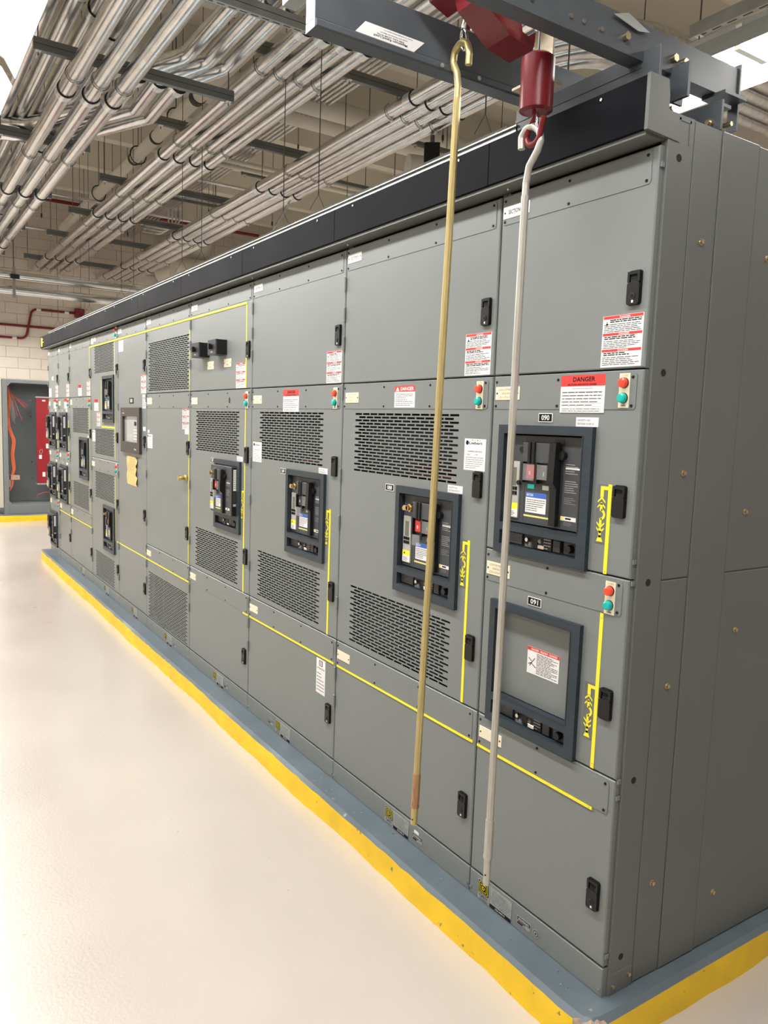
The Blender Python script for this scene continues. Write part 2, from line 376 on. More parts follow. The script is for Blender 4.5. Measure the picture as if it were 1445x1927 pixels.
def vent(x0, x1, z0, z1, rows, n):
    """staggered slot grille, real slots with 2 mm depth"""
    m = MB(); p = (z1-z0)/rows; sh = p*.60; pitch = (x1-x0)/n; gap = pitch*.11; T = -.0025
    for r in range(rows):
        zc = z1-p*(r+.5); a, b_ = zc-sh/2, zc+sh/2
        odd = r % 2; k = n-1 if odd else n; off = pitch/2 if odd else 0
        m.quad(x0-.002, x1+.002, b_, zc+p/2, 0, 'paint'); m.quad(x0-.002, x1+.002, zc-p/2, a, 0, 'paint')
        e = x0-.002
        for i in range(k):
            s0 = x0+off+i*pitch+gap/2; s1 = s0+pitch-gap
            m.quad(e, s0, a, b_, 0, 'paint'); e = s1
            m.add([m.P(s0, a, 0), m.P(s1, a, 0), m.P(s1, a, T), m.P(s0, a, T)], [(3, 2, 1, 0)], 'paint')
            m.add([m.P(s0, b_, 0), m.P(s1, b_, 0), m.P(s1, b_, T), m.P(s0, b_, T)], [(0, 1, 2, 3)], 'paint')
            m.add([m.P(s0, a, 0), m.P(s0, b_, 0), m.P(s0, b_, T), m.P(s0, a, T)], [(0, 1, 2, 3)], 'paint')
        m.quad(e, x1+.002, a, b_, 0, 'paint')
    m.box(x0-.004, x1+.004, z0-.004, z1+.004, -.052, -.046, 'inner_shade')  # added black sheet so the slots read as deep shade
    return m
def warn3(x0, z0, w=.128, h=.129, s=0):      # white sticker with three red headed sections
    m = MB(); n = .0006; m.box(x0, x0+w, z0, z0+h, -.001, n, 'white'); n += .0002
    for k, (a, b_) in enumerate(((.945, .995), (.62, .665), (.305, .35))):
        m.quad(x0+w*.015, x0+w*.985, z0+h*a-.001, z0+h*b_, n, 'red')
        m.text('DANGER', x0+w*.42, z0+h*a, h*.035, n+.0002, 'white', w*.26)
        bt = (.665, .35, .02)[k]; tp = a-.015
        m.lines(x0+w*(.18 if k == 0 else .06), x0+w*.95, z0+h*(tp-.07), z0+h*tp, 2, n, 'ink', .6, seed=k+s)
        m.lines(x0+w*.04, x0+w*.95, z0+h*(bt+.01), z0+h*(tp-.085), 5, n, 'ink', .36, seed=k+5+s)
    cx, cz = x0+w*.09, z0+h*.85       # struck figure pictogram
    m.quad(cx-.001, cx+.006, cz-.002, cz+.0005, n, 'ink'); m.quad(cx+.001, cx+.003, cz-.006, cz+.006, n, 'ink')
    return m
def danger_doc(x0, z0, w, h, s=0, bold='ink', bar=.30):      # white form with red DANGER head
    m = MB(); n = .0022; m.box(x0, x0+w, z0, z0+h, -.001, n, 'white'); n += .0002
    m.quad(x0, x0+w, z0+h*(1-bar), z0+h, n, 'red')
    m.text('DANGER', x0+w*.28, z0+h*(1-bar*.60), h*bar*.42, n+.0003, bold, w*.50)
    m.text('ARC FLASH AND SHOCK HAZARD', x0+w*.16, z0+h*(1-bar*.92), h*bar*.16, n+.0003, 'ink', w*.66)
    m.text('APPROPRIATE PPE REQUIRED', x0+w*.26, z0+h*(.62), h*.035, n, 'inkg', w*.48)
    m.lines(x0+w*.04, x0+w*.95, z0+h*.16, z0+h*.58, 5, n, 'ink', .22, seed=s+3)
    for t in (.55, .44, .34, .25, .15): m.quad(x0+w*.03, x0+w*.97, z0+h*t, z0+h*t+.0006, n, 'inkg')
    m.lines(x0+w*.05, x0+w*.9, z0+h*.02, z0+h*.13, 2, n, 'ink', .25, seed=s)
    return m
def danger_sign(x0, z0, w, h, s=0):          # the ANSI style one with white letters
    m = MB(); n = .0022; m.box(x0, x0+w, z0, z0+h, -.001, n, 'white'); n += .0002
    m.quad(x0, x0+w, z0+h*.72, z0+h, n, 'red'); m.text('DANGER', x0+w*.30, z0+h*.77, h*.17, n+.0003, 'white', w*.64)
    m.add([m.P(x0+w*.06, z0+h*.75, n+.0003), m.P(x0+w*.24, z0+h*.75, n+.0003), m.P(x0+w*.15, z0+h*.95, n+.0003)], [(0, 1, 2)], 'white')
    m.lines(x0+w*.06, x0+w*.95, z0+h*.06, z0+h*.66, 7, n, 'ink', .26, seed=s); return m
def plate(x0, z0, w=.10, h=.036, lines=(), n0=0., mt='cream', ink='inkc'):
    m = MB(); m.box(x0, x0+w, z0, z0+h, n0, n0+.002, mt, .0006); n = n0+.0023
    for u in (.07, .93): m.knob(x0+w*u, z0+h*.5, n0+.002, n0+.003, .0028, 'black2', 8)
    k = len(lines)
    for i, t in enumerate(lines):
        L = min(.74, .052*len(t)+.08); hh = h*(.17 if k > 1 else .36)
        m.text(t, x0+w*(.5-L/2), z0+h*((k-i-.5)/k)*.84+h*.08-hh/2, hh, n, ink, w*L)
    return m
def tag_lines(x0, z0, w, h, s, head=None, logo=None):
    m = MB(); n = .0006; m.box(x0, x0+w, z0, z0+h, -.001, n, 'white'); n += .0002; top = .95
    if head: m.text(head, x0+w*.22, z0+h*.82, h*.09, n, 'ink', w*.62); top = .76
    if head:
        m.knob(x0+w*.13, z0+h*.87, n-.0002, n+.0001, w*.07, 'ink', 12)
        m.text('C 1 A 1', x0+w*.34, z0+h*.93, h*.045, n, 'ink', w*.4)
        m.text('SHIPPING SECTION', x0+w*.18, z0+h*.58, h*.04, n, 'ink', w*.66)
        m.text('NO.        OF', x0+w*.14, z0+h*.48, h*.04, n, 'ink', w*.5)
    if logo:
        m.quad(x0+w*.30, x0+w*.70, z0+h*.80, z0+h*.95, n, 'ink'); m.quad(x0+w*.36, x0+w*.64, z0+h*.82, z0+h*.93, n+.0002, 'white')
        m.text('D', x0+w*.42, z0+h*.84, h*.07, n+.0004, 'ink', w*.18)
        m.text('ATTENTION', x0+w*.08, z0+h*.70, h*.045, n, 'ink', w*.84); top = .62
    m.lines(x0+w*.08, x0+w*.92, z0+h*.05, z0+h*(.44 if head else top), 6, n, 'ink', .2, seed=s); return m
def mimic_symbol(x0, z0, w=.036, h=.155):
    m = MB(); m.box(x0, x0+w, z0, z0+h, 0, .0012, 'paint_shaded'); n = .0016; cx = x0+w*.46; t = .0055
    def Q(a, b_, c, d, mt='yellow'): m.quad(cx+a, cx+b_, z0+h*c, z0+h*d, n, mt)
    Q(-t, t, .78, .97); Q(t, w*.54, .91, .97)
    for zc, sg in ((.715, 1), (.625, 1), (.335, -1), (.245, -1)):
        v = [(-.013, zc), (0, zc+.080*sg), (.013, zc), (.013, zc-.032*sg), (0, zc+.040*sg), (-.013, zc-.032*sg)]
        m.add([m.P(cx+a, z0+h*b_, n) for a, b_ in v], [(0, 1, 4, 5), (1, 2, 3, 4)], 'yellow')
    Q(-.004, .004, .55, .68); Q(-.004, .004, .30, .43); Q(-.0042, .0042, .10, .26)
    k = 10; out = [(cx+.0145*math.cos(a), z0+h*.49+.0145*math.sin(a)) for a in [-PI/2+PI*i/k for i in range(k+1)]]
    inn = [(cx+.0075*math.cos(a), z0+h*.49+.0075*math.sin(a)) for a in [-PI/2+PI*i/k for i in range(k+1)]]
    m.add([m.P(*q, n) for q in out]+[m.P(*q, n) for q in inn], [(i, i+1, k+2+i, k+1+i) for i in range(k)], 'yellow')
    m.add([m.P(cx-.011, z0+h*.03, n), m.P(cx+.011, z0+h*.03, n), m.P(cx+.003, z0+h*.14, n), m.P(cx-.003, z0+h*.14, n)], [(0, 1, 2, 3)], 'yellow')
    return m
def strip(x0, x1, z0, z1, mt='yellow', n=.0016):
    m = MB(); m.box(x0, x1, z0, z1, 0, n, mt)
    hor = (x1-x0) > (z1-z0)
    for t in (.02, .34, .66, .98) if hor else (.03, .97):
        u, v = (x0+(x1-x0)*t, (z0+z1)/2) if hor else ((x0+x1)/2, z0+(z1-z0)*t)
        m.knob(u, v, n, n+.0008, .0016, 'bolt', 6)
    return m
def maker_plate(x0, z0=.0, small=True, flip=False):
    """square logo plate, data plate, small serial plate on the plinth"""
    m = MB(); n = .0012; m.box(x0, x0+.056, z0+.002, z0+.068, 0, n, 'silver')
    m.quad(x0+.003, x0+.052, z0+.026, z0+.066, n+.0002, 'ink')
    for i, (a, mt) in enumerate(((.0038, 'yellow'), (.0056, 'ink'), (.0108, 'yellow'), (.0126, 'ink'))):
        m.quad(x0+.003+a, x0+.052-a, z0+.026+a*.8, z0+.066-a*.8, n+.0004+.0002*i, mt)
    m.text('D', x0+.0215, z0+.0405, .0115, n+.0014, 'yellow', .0125)
    m.text('QED', x0+.008, z0+.012, .010, n+.0002, 'ink', .038); m.lines(x0+.008, x0+.046, z0+.003, z0+.010, 2, n+.0002, 'ink', .4)
    m.box(x0+.058, x0+.158, z0+.002, z0+.070, 0, n, 'silver')
    m.lines(x0+.068, x0+.150, z0+.020, z0+.064, 7, n+.0002, 'ink', .14, seed=int(abs(x0)*9))
    m.quad(x0+.059, x0+.157, z0+.003, z0+.015, n+.0002, 'ink'); m.text('SQUARE D', x0+.085, z0+.006, .006, n+.0004, 'white', .045)
    return m
def small_plate(x0, z0=.022, w=.058, h=.026):
    m = MB(); m.box(x0, x0+w, z0, z0+h, 0, .0012, 'silver'); m.quad(x0+.002, x0+w-.002, z0+h*.5, z0+h-.002, .0014, 'ink'); m.quad(x0+.002, x0+w*.45, z0+.002, z0+h*.28, .0014, 'ink')
    m.lines(x0+.006, x0+w-.006, z0+h*.55, z0+h*.85, 2, .0016, 'white', .4); m.lines(x0+w*.1, x0+w*.95, z0+h*.3, z0+h*.48, 1, .0016, 'ink', .6); return m
# ------------------------------------------------------------------ circuit breakers (drawn out units are things of their own)
def breaker(label, x0, z0, w=.366, h=.382, out=0., lock=False, red_flag=True, num=None, blank=False, eaton=True, far=False, tip='', group='drawout circuit breakers in the switchgear'):
    t = thing('circuit_breaker' if not blank else 'blank_breaker_cell', label, 'circuit breaker' if not blank else 'blank cell', (x0+w/2, 0, z0), group if not blank else None)
    ux0, ux1, vz0, vz1 = x0+.026, x0+w-.034, z0+.093, z0+h-.025
    sz0, sz1 = z0+.027, z0+.069
    m = MB(); bz = .014                     # bezel: frame with two openings
    xs = [x0, ux0, ux1, x0+w]
    for a, b_, c, d in ((x0, ux0, z0, z0+h), (ux1, x0+w, z0, z0+h), (ux0, ux1, vz1, z0+h), (ux0, ux1, sz1, vz0), (ux0, ux1, z0, sz0)): m.box(a, b_, c, d, -.012, bz, 'bezel')
    for q in ((ux0-.004, ux0, vz0, vz1), (ux1, ux1+.003, vz0, vz1), (ux0, ux1, vz1, vz1+.003), (ux0, ux1, vz0-.003, vz0)): m.box(*q, bz-.001, bz+.0012, 'face2')
    part('bezel', m, t)
    m = MB(); m.box(ux0, ux1, sz0, sz1, -.030, -.012, 'face2')       # racking panel
    U = lambda f: ux0+(ux1-ux0)*f
    V = lambda f: sz0+(sz1-sz0)*f
    m.box(U(.01), U(.26), V(.12), V(.88), -.012, -.004, 'face', .001)
    for f in (.06, .22): m.knob(U(.14), V(.3 if f < .1 else .7), -.004, -.003, .0015, 'black', 8)
    m.box(U(.30), U(.66), V(.06), V(.94), -.012, -.002, 'black', .001); m.box(U(.68), U(.77), V(.1), V(.9), -.012, .0, 'face2', .001); m.box(U(.80), U(.99), V(.08), V(.92), -.012, -.006, 'face', .001)
    m.lines(U(.56), U(.65), V(.1), V(.9), 4, -.0018, 'trip', .3, seed=2)
    rp = part('racking_panel', m, t)
    m = MB(); m.knob(U(.89), V(.5), -.006, .010, .012, 'black', 12, .011); part('racking_knob', m, rp)
    m = MB(); m.knob(U(.36), V(.6), -.002, .008, .006, 'chrome', 10); m.knob(U(.40), V(.35), -.002, .006, .005, 'clear', 10); m.box(U(.33), U(.42), V(.08), V(.28), -.002, .004, 'clear', .001)
    m.knob(U(.47), V(.5), -.002, .002, .0065, 'black', 12); m.knob(U(.53), V(.65), -.002, .007, .0065, 'clear', 10); m.box(U(.50), U(.58), V(.12), V(.38), -.002, .004, 'chrome', .001); part('racking_shutter', m, rp)
    if blank:
        m = MB(); m.box(ux0-.002, ux1+.002, vz0-.002, vz1+.002, -.040, -.020, 'paint'); bp = part('blank_plate', m, t, 'plain grey blanking plate')
        m = MB(); a, c, W, H = x0+.140, z0+.185, .128, .080; n = -.0190; m.box(a, a+W, c, c+H, -.021, n, 'white')
        m.quad(a, a+W, c+H*.86, c+H, n+.0002, 'red'); m.text('DANGER - PELIGRO - DANGER', a+W*.12, c+H*.89, H*.075, n+.0004, 'white', W*.82)
        m.lines(a+W*.30, a+W*.96, c+H*.05, c+H*.82, 14, n+.0002, 'ink', .4, seed=3)
        cx, cz = a+W*.15, c+H*.42
        for dx, dz, L, ang in ((0, 0, .020, .9), (0, .004, .016, 2.6), (0, -.003, .02, -.5), (.002, 0, .016, 3.6), (0, 0, .014, -2.2)):
            ex, ez = cx+L*math.cos(ang), cz+L*math.sin(ang); px, pz = -math.sin(ang)*.0012, math.cos(ang)*.0012
            m.add([m.P(cx+px, cz+dz+pz, n+.0002), m.P(cx-px, cz+dz-pz, n+.0002), m.P(ex-px, ez+dz-pz, n+.0002), m.P(ex+px, ez+dz+pz, n+.0002)], [(0, 1, 2, 3)], 'ink')
        part('danger_label', m, bp, 'white label with red DANGER heading and struck figure')
        return t
    fx0, fx1, fz0, fz1 = ux0+.004, ux1-.002, vz0+.003, vz1-.004
    N0 = -.006+out
    U = lambda f: fx0+(fx1-fx0)*f
    V = lambda f: fz0+(fz1-fz0)*f
    m = MB(); m.box(fx0-.004, fx1+.002, vz0, vz1, -.10, -.09, 'inner_shade'); m.box(fx0, fx1, fz0, fz1, -.08, N0, 'face' if not out else 'face', .0015)
    if out: m.box(fx1, fx1+.0015, fz0+.003, fz1-.003, -.08, N0-.004, 'black')
    m.box(U(.24), U(.245), V(.03), V(.97), N0, N0+.0005, 'face2'); m.box(U(.62), U(.74), V(.03), V(.97), N0, N0+.001, 'face2')
    fp = part('front_cover', m, t)
    if out:   # markings on the exposed flank of a drawn-out breaker
        m = MB(frame((fx1+.0015, 0, 0), (0, 1, 0), (0, 0, 1)))
        m.box(-N0+.010, -N0+.036, V(.52), V(.95), 0, .0008, 'white'); m.lines(-N0+.012, -N0+.034, V(.55), V(.93), 9, .001, 'inkg', .3, seed=4)
        m.box(-N0+.010, -N0+.032, V(.20), V(.25), 0, .0008, 'trip'); m.box(-N0+.008, -N0+.036, V(.27), V(.50), 0, .0008, 'hmi'); part('side_label', m, t, 'white label on the exposed black flank')
    m = MB(); m.box(U(.02), U(.175), V(.05), V(.70), N0, N0+.005, 'trip', .001); m.quad(U(.06), U(.14), V(.42), V(.63), N0+.0053, 'lcd')
    for i in range(3):
        for j in range(2): m.box(U(.04+.042*i), U(.072+.042*i), V(.315+.055*j), V(.355+.055*j), N0+.005, N0+.007, 'ink')
    m.quad(U(.02), U(.175), V(.15), V(.22), N0+.0053, 'yellow'); m.quad(U(.02), U(.175), V(.06), V(.15), N0+.0053, 'white'); m.lines(U(.04), U(.15), V(.07), V(.13), 3, N0+.0056, 'ink', .3)
    m.add([m.P(U(.05), V(.17), N0+.0056), m.P(U(.08), V(.17), N0+.0056), m.P(U(.065), V(.205), N0+.0056)], [(0, 1, 2)], 'ink')
    part('trip_unit', m, t, 'pale grey trip unit with small display and keys')
    m = MB(); m.box(U(.245), U(.615), V(.70), V(.92), N0, N0+.016, 'face', .002); m.box(U(.33), U(.37), V(.69), V(.93), N0+.016, N0+.022, 'black', .002); m.box(U(.385), U(.425), V(.69), V(.93), N0+.016, N0+.022, 'black', .002)
    m.box(U(.245), U(.615), V(.47), V(.70), N0, N0+.006, 'black', .001)
    for a in (.245, .435, .59): m.box(U(a), U(a+.025), V(.47), V(.70), N0+.006, N0+.018, 'black')
    m.text('PUSH OFF', U(.28), V(.505), .004, N0+.0065, 'trip', .02)
    part('button_housing', m, t)
    m = MB(); m.box(U(.29), U(.40), V(.52), V(.67), N0+.006, N0+.011, 'red' if red_flag else 'face2', .001); m.text('0', U(.325), V(.56), .012, N0+.0112, 'white', .008); part('open_button', m, t, 'red push-off button')
    m = MB(); m.box(U(.475), U(.575), V(.52), V(.67), N0+.006, N0+.011, 'face2', .001); m.text('1', U(.52), V(.56), .012, N0+.0112, 'trip', .004); part('close_button', m, t)
    m = MB(); m.box(U(.275), U(.425), V(.50 if not lock else .33), V(.685 if not lock else .48), N0+.018, N0+.020, 'clear'); m.box(U(.465), U(.60), V(.50 if out else .52), V(.685), N0+.018, N0+.020, 'clear'); part('clear_cover', m, t, 'clear flip-up button cover')
    m = MB(); m.box(U(.29), U(.38), V(.405), V(.455), N0, N0+.002, 'greenlens' if not lock else 'face2'); m.box(U(.49), U(.575), V(.405), V(.455), N0, N0+.002, 'trip'); part('status_flags', m, t)
    m = MB(); a, b_, c, d = U(.27), U(.545), V(.135), V(.36); m.box(a, b_, c, d, N0, N0+.001, 'white'); m.quad(a, b_, d-(d-c)*.24, d, N0+.0013, 'blue'); m.text('EATON', a+.004, d-(d-c)*.18, (d-c)*.13, N0+.0016, 'white', (b_-a)*.32)
    m.lines(a+.004, b_-.004, c+.004, d-(d-c)*.30, 6, N0+.0013, 'ink', .28, seed=6); part('service_label', m, t, 'white service sticker with blue heading')
    m = MB(); m.box(U(.25), U(.61), V(.085), V(.105), N0, N0+.0008, 'yellow_p'); m.quad(U(.77), U(.94), V(.655), V(.675), N0+.0006, 'white')
    m.lines(U(.77), U(.92), V(.60), V(.72), 5, N0+.0008, 'trip', .3, seed=1); m.lines(U(.77), U(.93), V(.40), V(.54), 6, N0+.0008, 'trip', .3, seed=2); m.lines(U(.77), U(.92), V(.28), V(.36), 4, N0+.0008, 'inkg', .3, seed=3)
    m.quad(U(.70), U(.93), V(.105), V(.15), N0+.0008, 'white'); m.quad(U(.745), U(.775), V(.112), V(.145), N0+.0011, 'yellow'); m.quad(U(.80), U(.87), V(.12), V(.138), N0+.0011, 'ink'); m.lines(U(.78), U(.90), V(.05), V(.095), 3, N0+.0008, 'inkg', .3); part('printed_markings', m, t)
    m = MB()
    pr = [(0, .03), (.0, .90), (.012, .94), (.026, .93), (.030, .50), (.016, .44), (.016, .03)]
    q = [(N0+a, V(b_)) for a, b_ in pr]; k = len(q)
    for (ux, uy) in ((U(.635), U(.715)),):
        vs = [m.P(ux, v, n) for n, v in q]+[m.P(uy, v, n) for n, v in q]
        m.add(vs, [tuple(range(k)), tuple(range(2*k-1, k-1, -1))]+[(i, k+i, k+(i+1) % k, (i+1) % k) for i in range(k)], 'black')
    m.knob(U(.745), V(.80), N0, N0+.014, .012, 'black', 14); part('charging_handle', m, t, 'long black charging handle')
    if lock:
        m = MB(); m.knob(U(.20), V(.83), N0, N0+.020, .014, 'brass', 14); m.knob(U(.20), V(.83), N0+.02, N0+.03, .009, 'brass', 10)
        m.box(U(.12), U(.21), V(.79), V(.86), N0+.026, N0+.030, 'brass', .001); m.knob(U(.12), V(.82), N0+.024, N0+.029, .008, 'brass', 10); part('key_lock', m, t, 'brass key interlock')
    else:
        m = MB(); m.knob(U(.19), V(.84), N0, N0+.006, .008, 'black', 12); m.knob(U(.18), V(.46), N0+.004, N0+.010, .007, 'black', 10); part('lock_socket', m, t)
    m = MB(); m.knob(U(.03), V(.80), N0, N0+.003, .003, 'redlens', 8); part('status_light', m, t, 'tiny red status light')
    return t
# ------------------------------------------------------------------ switchgear cabinets
W_ = [22, 36, 36, 36, 36, 30, 36, 36, 22, 22]       # inches, from the near end
edges = [0.0]
for q in W_: edges.append(edges[-1]-q*.0254)
DEPTH = 1.55; TOP = 2.27
HZ36 = [2.03, 1.91, 1.80, 1.61, 1.27, 1.08, .74, .55, .44, .32]
HZ22 = [1.97, 1.80, 1.55, 1.27, 1.08, .92, .70, .45, .20]
def cabinet(i, label, doors, strips, hz, extra=None, interior=True):
    x1, x0 = edges[i], edges[i+1]; L = x0
    t = thing('switchgear_cabinet', label, 'electrical cabinet', (x0, 0, 0), 'grey switchgear cabinets in the long lineup')
    m = MB(); g = .002
    e = 0 if i == 0 else g
    for a, b_ in ((x0+g, x0+.016), (x1-.016-e, x1-e)): m.box(a, b_, .0, TOP, -DEPTH, -.019, 'paint_shaded' if i == 0 else 'paint')
    m.box(x0+.016, x1-.016-e, TOP-.02, TOP, -DEPTH, -.019, 'paint'); m.box(x0+.016, x1-.016-e, 0, .085, -DEPTH, -.019, 'paint'); m.box(x0+.016, x1-.016-e, .085, TOP-.02, -DEPTH, -DEPTH+.01, 'inner_shade')
    m.box(x0+.016, x1-.016-e, .085, TOP-.02, -.16, -.15, 'inner_shade')  # added black liner behind the doors, imitating the unlit interior
    part('cabinet_body', m, t)
    DO = []
    for (z0, z1, holes) in doors:
        m = MB(); sheet(m, x0+.0035, x1-.0035, z0, z1, [(L+a, L+b_, c, d) for a, b_, c, d in holes]); DO.append(part('door', m, t))
    def door_at(z):
        for (z0, z1, _), d in zip(doors, DO):
            if z0-.002 <= z <= z1+.002: return d
        return DO[0]
    for (z0, z1, xr) in strips:
        d = door_at((z0+z1)/2); m = MB(); m.round_rect(x0+.008, x1-xr, z0, z1, 0, .0018, 'paint', .008); part('cover_strip', m, d)
        nsc = 4 if (x1-x0) > .7 else 3
        for k in range(nsc):
            xx = x0+.018+(x1-xr-.012-x0-.018)*k/(nsc-1)
            for zz in (z0+.009, z1-.010): dupmesh('screw', SCREW, d, (xx, -.0018, zz))
    for z in hz:
        if any(z0+.01 < z < z1-.04 for z0, z1, _ in doors): dupmesh('hinge', HINGE, door_at(z), (x0+.001, 0, z))
    m = MB(); m.box(x0+.002, x1-.002, 0, .081, -.019, .0, 'paint', .002); m.box(x0+.004, x1-.004, .079, .086, -.019, -.012, 'inner_shade')
    base = part('plinth_panel', m, t)
    for xx in (x0+.010, x1-.010):
        m = MB(); m.knob(xx, .022, 0, .004, .005, 'chrome', 6); part('bolt', m, base)
    return t, door_at, base, L
def latch(d, x, z, key=True): dupmesh('door_latch', LATCHK if key else LATCH, d, (x, 0, z))
def lamps(d, x, z, n=.0018):
    m = MB(); m.box(x, x+.033, z, z+.086, 0, n+.0015, 'cream'); m.text('CLOSED', x+.006, z+.078, .005, n+.0018, 'inkc', .021); m.text('OPEN', x+.009, z+.003, .005, n+.0018, 'ink', .015); part('indicator_plate', m, d, 'cream plate behind the two lamps')
    dupmesh('red_indicator_lamp', LR, d, (x+.0165, -n-.0015, z+.062)); dupmesh('green_indicator_lamp', LG, d, (x+.0165, -n-.0015, z+.024))
def V36(d, L, z0, z1, rows, a=.099, b_=.757, n=12): part('vent_grille', vent(L+a, L+b_, z0, z1, rows, n), d)
def number(d, x, z, s):
    m = MB(); m.box(x, x+.054, z, z+.025, 0, .0022, 'white'); m.quad(x+.002, x+.052, z+.002, z+.023, .0024, 'ink'); m.text(s, x+.012, z+.005, .015, .0027, 'white', .031); part('number_plate', m, d, 'black plate engraved '+s)
def white_tag(d, x, z, a, b_):
    m = MB(); m.box(x, x+.078, z, z+.025, 0, .0168, 'white') if False else m.box(x, x+.078, z, z+.025, 0, .0008, 'white'); m.text(a, x+.006, z+.0145, .0055, .0011, 'inkg', .045); m.text(b_, x+.006, z+.005, .0055, .0011, 'inkg', .056); part('section_tag', m, d)
vh = lambda a, b_, c, d: (a-.002, b_+.002, c, d)
BH36 = lambda z: (.440, .775, z+.010, z+.372)
STR = [(2.105, 2.183, .022), (1.567, 1.657, .022)]
# --- section 10 (near end)
SD = 1.667
t, D, base, L = cabinet(0, 'end cabinet of the lineup at the near corner, numbered 090 and 091', [(SD+.002, 2.190, []), (1.142, SD-.002, [(.065, .40, 1.147, 1.508)]), (.611, 1.138, [(.065, .40, .617, .978)]), (.087, .607, [])],
    STR+[(1.041, 1.131, .022), (.508, .600, .022)], [])
for z in (1.18, 1.125, .60, .555, 2.14, .11):
    m = MB(SIDE); m.box(.004, .016, z, z+.012, -.002, .0015, 'paint'); part('hinge_tab', m, D(z))
latch(D(1.8), L+.492, 1.822); latch(D(1.3), L+.490, 1.292, False); latch(D(.8), L+.490, .760, False); latch(D(.25), L+.491, .230)
part('warning_label', warn3(L+.416, 1.674), D(1.7)); part('danger_notice', danger_doc(L+.283, 1.558, .155, .100), D(1.6), 'white form headed DANGER in black on red')
lamps(D(1.6), L+.484, 1.571); lamps(D(1.1), L+.483, 1.040)
part('engraved_plate', plate(L+.016, 1.594, .105, .039, ('LOAD DISTRIBUTION', 'BREAKER', 'LDB-3 RIGHT MAIN'), .0018), D(1.6)); part('engraved_plate', plate(L+.014, 1.061, .105, .040, ('LOAD DISTRIBUTION', 'BREAKER', 'LDB-4 RIGHT MAIN'), .0018), D(1.1)); part('blank_plate', plate(L+.016, .534, .105, .037, (), .0018), D(.55))
part('section_plate', plate(L+.012, 2.122, .11, .034, ('SECTION 10',), .0018, 'white', 'ink'), D(2.1))
number(D(1.5), L+.203, 1.531, '090'); number(D(1.0), L+.200, 1.002, '091'); white_tag(D(1.5), L+.344, 1.521, '0359971-001', 'SECTION 10 OF 10')
part('mimic_strip', strip(L+.470, L+.4815, 1.142, 1.375), D(1.3)); part('mimic_strip', strip(L+.470, L+.4815, .613, 1.037), D(.8)); part('mimic_strip', strip(L+.008, L+.486, .499, .507, n=.0034), D(.5))
part('mimic_symbol', mimic_symbol(L+.434, 1.219), D(1.3)); part('mimic_symbol', mimic_symbol(L+.434, .687), D(.8))
part('maker_plate', maker_plate(L+.045), base); part('serial_plate', small_plate(L+.228), base)
m = MB(); m.knob(L+.308, .034, 0, .001, .013, 'silver', 18); m.knob(L+.308, .034, .001, .0012, .010, 'ink', 18); m.knob(L+.308, .034, .0012, .0014, .008, 'silver', 18); m.knob(L+.308, .034, .0014, .0016, .003, 'ink', 8); part('approval_mark', m, base)
breaker('circuit breaker 090 with red push button in the near end cabinet', L+.050, 1.139)
breaker('empty breaker cell 091 closed by a plain grey plate with a DANGER label', L+.050, .608, blank=True)
# --- side of the near end cabinet
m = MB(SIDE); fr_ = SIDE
m.box(.019, .115, .0, TOP, 0, .004, 'paint_shaded', .0015); sp = part('corner_post', m, t)
m = MB(SIDE); m.box(.020, .112, .0, .060, .004, .0055, 'paint_shaded', .0008); part('base_cover_plate', m, t)
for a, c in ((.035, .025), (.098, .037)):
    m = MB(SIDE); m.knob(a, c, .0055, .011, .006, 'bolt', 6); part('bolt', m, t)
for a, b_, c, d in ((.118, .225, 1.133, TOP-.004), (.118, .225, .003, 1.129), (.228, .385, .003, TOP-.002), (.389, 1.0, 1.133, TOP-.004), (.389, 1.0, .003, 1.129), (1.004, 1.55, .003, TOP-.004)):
    m = MB(SIDE); m.box(a, b_, c, d, -.004, .004 if a != .228 else .006, 'paint_shaded', .0015); part('side_panel', m, t)
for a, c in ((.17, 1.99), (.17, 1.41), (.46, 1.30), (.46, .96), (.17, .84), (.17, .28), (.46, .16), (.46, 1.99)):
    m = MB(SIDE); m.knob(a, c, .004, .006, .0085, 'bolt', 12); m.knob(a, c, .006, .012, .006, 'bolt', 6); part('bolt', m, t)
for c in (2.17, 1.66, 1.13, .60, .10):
    m = MB(SIDE); m.knob(.063, c, .003, .0046, .0095, 'inner_shade', 12); part('hole', m, t)
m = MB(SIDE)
for q in ((.054, .060, 2.205, 2.262), (.095, .100, 2.205, 2.262), (.054, .100, 2.256, 2.262)): m.box(*q, .004, .0052, 'paint_shaded')
part('knockout_frame', m, t)
